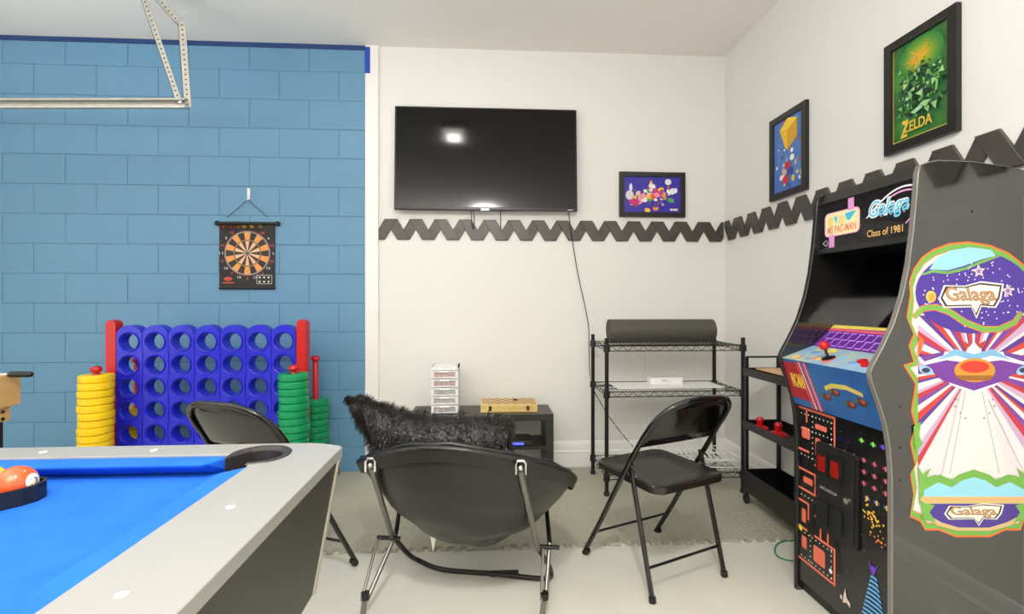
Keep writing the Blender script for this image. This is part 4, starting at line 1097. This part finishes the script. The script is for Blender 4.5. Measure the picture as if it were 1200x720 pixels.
ctrl = slab('control_front', ca1, ca2, .012, M_ctrl)
cd2 = (1.36, 1.012)
M_deck = mat('control_deck_print', (140, 178, 214), .3, var=(12, (196, 206, 150), .7))
deck = slab('control_deck', (ca2[0]+.001, ca2[1]+.001), cd2, .012, M_deck)
bz2 = (1.452, 1.098)
M_bez = mat('purple_bezel', (92, 40, 140), .3)
bez = slab('bezel', cd2, bz2, .008, M_bez)
mqz = (xat(1.40)+.028, 1.40)
scr = slab('screen', (1.452, 1.097), (1.60, 1.385), .01, mat('arcade_glass', (5, 4, 6), .09, coat=.5))
slab('speaker_board', mqz, (1.605, 1.388), .008, mat('speaker_black', (10, 10, 10), .4))
mqt = (xat(1.59)+.012, 1.593)
M_mq = mat('marquee_glass', (24, 22, 24), .2, coat=.4)
mq = slab('marquee', (mqz[0]-.001, mqz[1]+.001), mqt, .012, M_mq)
slab('marquee_frame', (mqz[0]-.008, mqz[1]-.010), (mqz[0]-.010, mqz[1]+.010), .02, M_black_plastic)
slab('top_cap', (mqt[0]-.006, mqt[1]+.001), (pf[-1][0]+.01, tops[0][1]-.002), .014, M_black_plastic)
mb = MB(); mb.prism([(pf[-1][0]+.02, 1.61), (tops[-1][0], tops[-1][1]-.01), (AXB, tops[-1][1]-.035), (AXB, tops[-1][1]-.05), (tops[-1][0], tops[-1][1]-.03), (pf[-1][0]+.02, 1.59)], XZ(0), yi0, yi1); mb.build('top_panel', M_black_plastic, root)
MB().box((AXB-.012, yi0, .01), (AXB-.001, yi1, tops[-1][1]-.06)).build('back_panel', M_black_plastic, root)
# --- print helper on the slanted planes
def plane_fn(a, b):   # returns fn(s, t, d): s = metres from the far inner edge towards the camera, t = metres up the slab, d = out
    dx, dz_ = b[0]-a[0], b[1]-a[1]; l = math.hypot(dx, dz_); ux, uz = dx/l, dz_/l; nx, nz = -uz, ux
    return (lambda s, t, d: Vector((a[0]+ux*t+nx*d, yi1-s, a[1]+uz*t+nz*d))), l
def pxmap(a, b):      # photograph-measured point on that plane -> (s,t)
    dx, dz_ = b[0]-a[0], b[1]-a[1]; l = math.hypot(dx, dz_)
    def f(px, py):
        p = plane_pt(px, py, (a[0], 0, a[1]), (dz_/l, 0, -dx/l)); return (yi1-p.y, (p.x-a[0])*dx/l+(p.z-a[1])*dz_/l)
    return f
Wd = yi1-yi0
# lower panel print: a plain maze of salmon lines and dots, small shapes, a striped cone
fn, l = plane_fn((low_x, .05), (low_x, .775)); fm = pxmap((low_x, .05), (low_x, .775))
pr = Print(fn); SAL = (228, 112, 88)
def seg_(s0, t0, s1, t1, w=.009): return pr.seg((s0, t0), (s1, t1), w)
X0, X1 = .006, .205
lines = [(X1, .09, X1, .22), (X1, .50, X1, .71), (X0, .71, X1, .71), (X0, .09, X1, .09), (X0, .38, .10, .38), (.10, .38, .10, .46), (X0, .46, .10, .46), (.10, .50, X1, .50), (.10, .22, X1, .22),
         (.05, .71, .05, .66), (.0, .54, .06, .54), (.15, .46, .15, .50), (.10, .30, .16, .30), (.13, .22, .13, .33), (X0, .33, .06, .33), (.06, .27, .06, .33), (X0, .22, .05, .22), (.15, .36, .15, .42), (.10, .42, .15, .42), (.17, .27, .17, .22)]
pr.polys([seg_(*q) for q in lines], SAL)
pr.polys([rrect(.02, .59, .07, .635, .006, 2), rrect(.10, .645, .165, .665, .006, 2), rrect(.10, .54, .13, .61, .006, 2), rrect(.02, .14, .05, .19, .006, 2), rrect(.09, .12, .155, .185, .008, 2), rrect(.03, .41, .085, .435, .006, 2), rrect(.02, .245, .045, .3, .006, 2)], SAL)
dots = []
for i in range(9):
    for z in (.688, .628, .52, .205, .105, .355): dots.append(pr.ell(.018+.0215*i, z, .0032, .0032, 6))
for z in [.52+.021*i for i in range(9)]: dots += [pr.ell(.188, z, .0032, .0032, 6), pr.ell(.085, z, .0032, .0032, 6)]
for z in [.105+.021*i for i in range(6)]: dots += [pr.ell(.188, z, .0032, .0032, 6), pr.ell(.072, z, .0032, .0032, 6)]
pr.polys(dots, (238, 230, 214)); pr.polys([pr.ell(.185, .60, .009, .009, 12), pr.ell(.185, .13, .009, .009, 12)], (240, 236, 228))
pr.polys([pr.ell(.012, .215, .012, .012, 12)], (240, 214, 40))
# brand lettering, kept as it stands
A = fm(968, 478); B = fm(1002, 492)
TS = fm(985, 485)
pr.text('ARCADE1UP', TS[0], TS[1], .026, .145, (236, 236, 240), bold=.03)
def bug(s, t, c, c2):
    q = .0115
    pr.polys([[(s-q, t+q*.6), (s-q*.3, t), (s-q, t-q*.6)], [(s+q, t+q*.6), (s+q*.3, t), (s+q, t-q*.6)]], c); pr.poly(pr.ell(s, t, q*.45, q*.8, 8), c2)
for i in range(5):
    for j in range(3): bug(.255+.045*i, .60-.04*j, (150, 40, 70), (196, 110, 130))
for i in range(2): bug(.335+.05*i, .665, (70, 170, 60), (150, 220, 110)); 
bug(.425, .668, (70, 50, 190), (120, 90, 220))
for i in range(3): bug(.36+.04*i, .475, (60, 90, 200), (230, 190, 60))
random.seed(2)
pr.polys([pr.ell(.385+random.gauss(0, .018), .425+random.gauss(0, .018), .004, .004, 6) for _ in range(34)], (232, 180, 70))
pr.polys([pr.ell(.41+random.gauss(0, .016), .36+random.gauss(0, .014), .003, .003, 6) for _ in range(14)], (240, 130, 60))
pr.polys([pr.ell(random.uniform(.22, .44), random.uniform(.03, .70), .0015, .0015, 5) for _ in range(50)], (120, 130, 220))
for i in range(14):
    t = .225-.0155*i; hw = .014+.0040*i; c_ = .388
    pr.polys([[(c_-hw, t-.004), (c_-hw*.5, t), (c_+hw*.5, t), (c_+hw, t-.004), (c_+hw, t-.012), (c_+hw*.5, t-.008), (c_-hw*.5, t-.008), (c_-hw, t-.012)]], (92, 168, 226))
pr.polys([[(.365, .27), (.378, .235), (.385, .225), (.392, .235), (.405, .27), (.39, .255), (.385, .262), (.38, .255)]], (110, 60, 190))
pr.polys([[(.26, .11), (.268, .08), (.285, .07), (.285, .055), (.265, .062), (.25, .052), (.25, .068)], [(.236, .075), (.246, .075), (.246, .06), (.236, .06)]], (220, 200, 190))
pr.build('panel_art', lower)
# coin door
a, b = fm(962, 590), fm(1010, 590); cs0, cs1 = .115, .325
cx_ = (cs0+cs1)/2; q = rrect(cs0, .27, cs1, .605, .02, 4)
mb = MB(); f2 = lambda s, t, d: fn(s, t, d)
mb.prism(q, f2, .0, .010); mb.prism(rrect(cs0+.012, .282, cs1-.012, .593, .014, 4), f2, .010, .014)
cdoor = mb.build('coin_door', mat('coin_door_black', (24, 24, 25), .4, bump=('noise', 400, .4, .0008)), root, bevel=.002)
for s in (.165, .235):
    mb = MB(); mb.prism(rrect(s-.028, .485, s+.028, .575, .006, 3), f2, .014, .022); sl_ = mb.build('coin_slot', M_black_plastic, cdoor, bevel=.002)
    mb = MB(); mb.prism(rrect(s-.019, .50, s+.019, .558, .003, 2), f2, .022, .0245); mb.build('red_window', mat('red_window', (150, 20, 16), .25), cdoor)
    mb = MB(); mb.prism(rrect(s-.03, .30, s+.03, .385, .006, 3), f2, .014, .021); mb.build('return_cup', M_black_plastic, cdoor, bevel=.003)
mb = MB(); mb.prism(pr.ell(.285, .435, .011, .011, 16), f2, .014, .02); mb.build('lock', M_chrome, cdoor)
p2 = Print(lambda s, t, d: fn(s, t, d+.014)); p2.text('ARCADE1UP', .19, .435, .011, .09, (170, 170, 172), bold=.02); p2.build('door_lettering', cdoor)
# control front print
fn, l = plane_fn(ca1, ca2); pr = Print(fn)
pr.poly([(0, .03), (.14, .03), (.10, l-.012), (0, l-.012)], (170, 34, 46))
pr.polys([[(.115, .0), (.13, .0), (.095, l-.005), (.08, l-.005)], [(.145, .0), (.155, .0), (.125, l-.005), (.115, l-.005)], [(.165, .0), (.172, .0), (.145, l-.005), (.138, l-.005)]], (214, 60, 70))
pr.polys([[(.132, .0), (.138, .0), (.106, l-.005), (.10, l-.005)], [(.158, 0), (.162, 0), (.134, l-.005), (.13, l-.005)]], (240, 220, 230))
pr.text('PAC-MAN', .066, l*.55, .06, .08, (244, 206, 60), shear=.1, bold=.04)
pr.poly([(.215, .11), (.26, .13), (.33, .135), (.40, .12), (.40, .105), (.33, .118), (.26, .112), (.22, .095)], (214, 196, 96))
for s, t in ((.215, .07), (.265, .095), (.33, .065), (.385, .085)):
    pr.poly(pr.ell(s, t, .026, .014, 12), (96, 52, 40)); pr.poly(pr.ell(s+.008, t+.004, .010, .008, 10), (182, 84, 60)); pr.poly([(s-.03, t+.012), (s-.01, t+.004), (s-.03, t-.012)], (60, 110, 80))
pr.build('control_art', ctrl)
# deck
fn, l = plane_fn((ca2[0]+.001, ca2[1]+.001), cd2); pr = Print(fn); random.seed(4)
for i in range(26):
    pr.poly(pr.ell(random.uniform(.03, .42), random.uniform(.02, l-.02), random.uniform(.012, .03), random.uniform(.01, .02), 10, random.random()*3), random.choice([(238, 214, 90), (226, 130, 120), (150, 190, 226), (110, 160, 216), (190, 170, 220)]))
pr.build('deck_art', deck)
def atdeck(s, t, d=0): return fn(s, t, d)
for s, t in ((.30, .075),):
    b0 = atdeck(.20, .055); b1 = atdeck(.20, .055, .045)
    MB().tube([atdeck(.20, .055, 0), atdeck(.20, .055, .003)], .024, 16).build('joystick_plate', M_black_plastic, root)
    MB().tube([b0, b1], .005, 8).build('joystick_shaft', M_black_metal, root)
    MB().sphere(atdeck(.20, .055, .052), .0175, 18).build('joystick_ball', M_red, root, smooth=True)
for s, t in ((.345, .07), (.385, .05), (.395, .09)):
    MB().tube([atdeck(s, t, 0), atdeck(s, t, .006), atdeck(s, t, .0075)], [.0165, .0165, .012], 18).build('button', M_red, root, smooth=True)
fn, l = plane_fn(cd2, bz2); pr = Print(fn)
pr.poly([(0, l-.034), (Wd, l-.034), (Wd, l-.02), (0, l-.02)], (226, 90, 120)); pr.poly([(0, l-.020), (Wd, l-.012), (Wd, l), (0, l)], (226, 206, 90))
PU = (206, 140, 240)
tb = l-.036
for q in range(3):
    z = .012+q*(tb-.018)/2
    pr.polys([pr.seg((.015+.04*i+(q % 2)*.02, z), (.04+.04*i+(q % 2)*.02, z), .0045) for i in range(10)], PU)
pr.polys([pr.seg((.04+.04*i, .014), (.04+.04*i, tb*.5), .0045) for i in range(10)]+[pr.seg((.022+.04*i, tb*.55), (.022+.04*i, tb-.008), .0045) for i in range(10)], PU)
pr.build('bezel_art', bez)
# marquee
fn, l = plane_fn((mqz[0]-.001, mqz[1]+.001), mqt); pr = Print(fn)
pr.poly(rrect(.03, l*.28, .215, l*.78, .02, 4), (246, 170, 200)); pr.poly(rrect(.036, l*.30, .209, l*.76, .018, 4), (236, 232, 176))
pr.poly([(.055, l*.02), (.085, l*.02), (.085, l*.32), (.055, l*.32)], (226, 150, 214)); pr.poly([(.155, l*.74), (.185, l*.74), (.185, l*1.0), (.155, l*1.0)], (226, 150, 214))
pr.text('MS PAC-MAN', .122, l*.42, l*.16, .15, (240, 130, 110), bold=.03)
pr.poly([(.08, l*.68), (.10, l*.68), (.095, l*.52)], (70, 190, 220)); pr.poly([(.14, l*.7), (.20, l*.72), (.165, l*.55), (.15, l*.56)], (70, 190, 220))
pr.poly(pr.ell(.062, l*.6, .018, l*.09, 14), (240, 214, 130)); pr.poly(pr.ell(.122, l*.6, .018, l*.09, 14), (240, 214, 150))
# white sweep and lettering on the near half
sw = [(.245+.195*(i/12), l*(.50+.42*math.sin(PI*(i/12)*.62))) for i in range(13)]
pr.stroke(sw, .006, (245, 240, 248)); pr.stroke([(x, y-.014) for x, y in sw[6:]]+[(.44, l*.40), (.41, l*.27)], .006, (236, 160, 214))
pr.text('Galaga', .34, l*.60, l*.42, .17, (245, 245, 250), shear=.3, bold=.07); pr.text('Galaga', .34, l*.60, l*.38, .165, (110, 196, 226), shear=.3, bold=.015)
pr.text('Class of 1981', .325, l*.20, l*.13, .15, (240, 190, 110), bold=.008)
pr.stroke([(.02, l*.16), (.04, l*.10), (.05, l*.16), (.04, l*.22), (.02, l*.16)], .0025, (230, 226, 224))
pr.build('marquee_art', mq)
# side art, measured on the side panel
sfn = lambda a, b, d: (lambda p: Vector((p.x, AY0-.0002-d, p.z)))(on_y(a, b, AY0))
pr = Print(sfn)
outer = [(1066, 345), (1065, 330), (1070, 315), (1080, 301), (1093, 292), (1112, 285), (1135, 283), (1160, 287), (1182, 296), (1200, 310), (1212, 330), (1216, 352), (1213, 375), (1204, 392), (1212, 400), (1208, 450), (1214, 480), (1208, 540), (1214, 556), (1208, 575), (1214, 600), (1200, 610), (1196, 622), (1178, 622), (1160, 630), (1120, 630), (1100, 622), (1084, 622), (1078, 612), (1066, 606), (1070, 580), (1066, 556), (1072, 545), (1066, 520), (1072, 500), (1067, 482), (1072, 450), (1058, 428), (1070, 424), (1064, 405), (1070, 392), (1062, 372)]
def shrink(q, k, cx_=1140, cy_=457):
    o = []
    for x, y in q:
        dx, dy = x-cx_, y-cy_; l_ = math.hypot(dx, dy); o.append((x-dx/l_*k, y-dy/l_*k))
    return o
OR, GR, PUR = (226, 104, 40), (110, 168, 70), (70, 44, 148)
pr.poly(outer, OR); pr.poly(shrink(outer, 2.2), GR); pr.poly(shrink(outer, 8.0), (206, 130, 60)); pr.poly(shrink(outer, 9.2), (216, 208, 210))
# rays
rays = []
cxr, cyr = 1140, 432
inner = shrink(outer, 8)
def hit(a):
    dx, dy = math.cos(a), math.sin(a); t = 1e9
    if dx > 0: t = min(t, (1204-cxr)/dx)
    if dx < 0: t = min(t, (1075.5-cxr)/dx)
    if dy > 0: t = min(t, (570-cyr)/dy)
    if dy < 0: t = min(t, (370-cyr)/dy)
    return (cxr+dx*t, cyr+dy*t)
cols = [(80, 46, 140), (196, 56, 48), (222, 214, 214), (116, 60, 150), (186, 44, 60), (190, 160, 190), (218, 212, 216)]
random.seed(8)
k = 0; a = math.radians(100)
while a < math.radians(440):
    da = math.radians(random.uniform(2.5, 7)); c_ = cols[k % len(cols)]
    deg = math.degrees(a) % 360
    if not (64 < deg < 116) : pr.poly([(cxr, cyr), hit(a), hit(a+da)], c_)
    a += da; k += 1
pr.poly([(1127, 452), (1153, 452), (1180, 560), (1102, 560)], (222, 214, 212))
pr.polys([pr.seg((1131, 455), (1112, 555), .6), pr.seg((1149, 455), (1170, 555), .6)], (120, 116, 120))
pr.poly([(1073, 372)]+[(1140+70*math.cos(math.radians(t)), 343+54*math.sin(math.radians(t))) for t in range(150, -331+360, -1*12)]+[(1207, 372), (1180, 386), (1140, 392), (1100, 384)], PUR) if False else None
pr.poly([(1140+68*math.cos(2*PI*t/36), 343+48*math.sin(2*PI*t/36)) for t in range(36)], PUR)
pr.polys([pr.ell(1140+62*math.sqrt(random.random())*math.cos(t_), 345+42*math.sqrt(random.random())*math.sin(t_), .9, .9, 6) for t_ in [random.random()*6.28 for _ in range(120)]], (236, 232, 246))
pr.poly([(1088, 316), (1098, 302), (1112, 294), (1135, 290), (1160, 293), (1166, 300), (1150, 304), (1128, 312), (1110, 317)], (146, 204, 226))
pr.stroke([(1080, 322), (1092, 318), (1110, 320), (1130, 315), (1150, 307), (1170, 300)], 3.2, GR)
sw = [(1070, 372), (1080, 362), (1095, 360), (1112, 366), (1130, 378), (1150, 386), (1170, 386), (1188, 378), (1196, 366)]
pr.stroke(sw, 8, OR); pr.stroke(sw, 6, GR)
for x, y, r1 in ((1146, 318, 8), (1180, 341, 8)):
    star = []
    for q_ in range(10): rr = r1 if q_ % 2 == 0 else r1*.45; star.append((x+rr*math.cos(q_*PI/5-.4), y+rr*math.sin(q_*PI/5-.4)))
    pr.poly(star, (240, 214, 206)); pr.poly([(x+(u-x)*.6, y+(v-y)*.6) for u, v in star], (150, 110, 170))
pr.poly(pr.ell(1090, 348, 6, 7, 16), (236, 190, 80)); pr.poly(pr.ell(1091, 349, 4, 5, 12), (212, 150, 50))
def logo(cx_, cy_, wd, h):
    bl = [(cx_-wd*.5, cy_+h*.1), (cx_-wd*.42, cy_-h*.4), (cx_-wd*.1, cy_-h*.38), (cx_+wd*.15, cy_-h*.55), (cx_+wd*.5, cy_-h*.45), (cx_+wd*.46, cy_+h*.1), (cx_+wd*.38, cy_+h*.45), (cx_+wd*.16, cy_+h*.4), (cx_+wd*.08, cy_+h*.85), (cx_, cy_+h*.42), (cx_-wd*.42, cy_+h*.45)]
    pr.poly([(cx_+(x-cx_)*1.06, cy_+(y-cy_)*1.12) for x, y in bl], (240, 232, 220)); pr.poly(bl, (40, 34, 44)); pr.poly([(cx_+(x-cx_)*.93, cy_+(y-cy_)*.86) for x, y in bl], (246, 236, 214))
    pr.text('Galaga', cx_, cy_, h*.78, wd*.84, (60, 36, 30), shear=-.3, bold=.03, flipy=True); pr.text('Galaga', cx_, cy_, h*.72, wd*.82, (196, 146, 96), shear=-.3, bold=.0, flipy=True)
logo(1137, 347, 72, 28)
# plain winged oval emblem
pr.poly([(1076, 424), (1106, 412), (1128, 416), (1140, 400), (1152, 416), (1174, 412), (1205, 424), (1178, 440), (1165, 452), (1140, 462), (1115, 452), (1100, 440)], (236, 240, 246))
pr.poly([(1082, 428), (1108, 422), (1140, 426), (1172, 422), (1200, 428), (1176, 446), (1140, 458), (1104, 446)], (110, 50, 150))
pr.poly([(1096, 422), (1118, 409), (1140, 415), (1162, 409), (1184, 422), (1160, 417), (1140, 423), (1120, 417)], (120, 176, 214))
for x in (1084, 1198):
    pr.poly(pr.ell(x, 434, 9, 5, 14, .4 if x < 1140 else -.4), (150, 190, 220)); pr.poly(pr.ell(x, 434, 5, 3, 12), (40, 50, 90))
for sg in (-1, 1):
    pr.poly([(1140+sg*4, 404), (1140+sg*16, 398), (1140+sg*10, 410)], (176, 60, 50)); pr.poly([(1140+sg*62, 418), (1140+sg*34, 412), (1140+sg*36, 417), (1140+sg*58, 424)], (110, 60, 150))
pr.poly(pr.ell(1141, 434, 24, 14, 24), (206, 140, 40)); pr.poly(pr.ell(1141, 430, 17, 7, 20), (214, 50, 36)); pr.poly([(1118, 440), (1165, 440), (1158, 446), (1124, 446)], (150, 92, 30))
pr.polys([pr.ell(x, y, 1.5, 1.5, 6) for x, y in ((1120, 468), (1118, 476), (1124, 484), (1130, 490), (1152, 490), (1158, 484), (1164, 476), (1162, 468))], (150, 150, 156))
# lower edge and name plate
pr.poly([(1076, 590), (1076, 572), (1084, 560), (1100, 556), (1114, 562), (1122, 556), (1140, 550), (1158, 556), (1166, 562), (1180, 556), (1198, 560), (1206, 572), (1206, 590)], GR)
pr.poly([(1080, 590), (1082, 574), (1098, 565), (1114, 571), (1126, 563), (1140, 559), (1154, 563), (1166, 571), (1182, 565), (1200, 574), (1204, 590)], (142, 204, 224))
pr.poly([(1078, 582), (1206, 582), (1206, 587), (1078, 587)], (226, 170, 110))
pr.poly([(1080, 587), (1204, 587), (1200, 606), (1182, 616), (1160, 622), (1120, 622), (1098, 616), (1082, 606)], (206, 176, 120))
pr.poly([(1084, 590), (1200, 590), (1194, 604), (1178, 612), (1158, 618), (1122, 618), (1102, 612), (1088, 604)], (70, 50, 140))
for sg in (-1, 1):
    X_ = lambda k: 1140+sg*k
    pr.poly([(X_(66), 545), (X_(60), 556), (X_(50), 548), (X_(56), 560), (X_(44), 556), (X_(52), 568), (X_(64), 572)], GR)
    pr.poly([(X_(64), 392), (X_(58), 400), (X_(62), 412), (X_(66), 420)], OR)
    pr.poly([(X_(71), 500), (X_(62), 494), (X_(64), 510), (X_(60), 520), (X_(68), 530)], GR)
pr.poly([(1078, 588), (1094, 592), (1088, 600), (1096, 612), (1080, 608)], GR); pr.poly([(1204, 588), (1188, 592), (1194, 600), (1186, 612), (1202, 608)], GR)
logo(1140, 600, 66, 17)
pr.build('side_art', side_near)
for x, y in ((1139, 248), (1055, 477), (1055, 525), (1055, 563)):
    p = on_y(x, y, AY0); MB().lathe([(.0035, -.0012), (.0035, .001), (0, .001)], (p.x, AY0, p.z), 'y', 8).build('screw_cap', M_black_plastic, side_near)
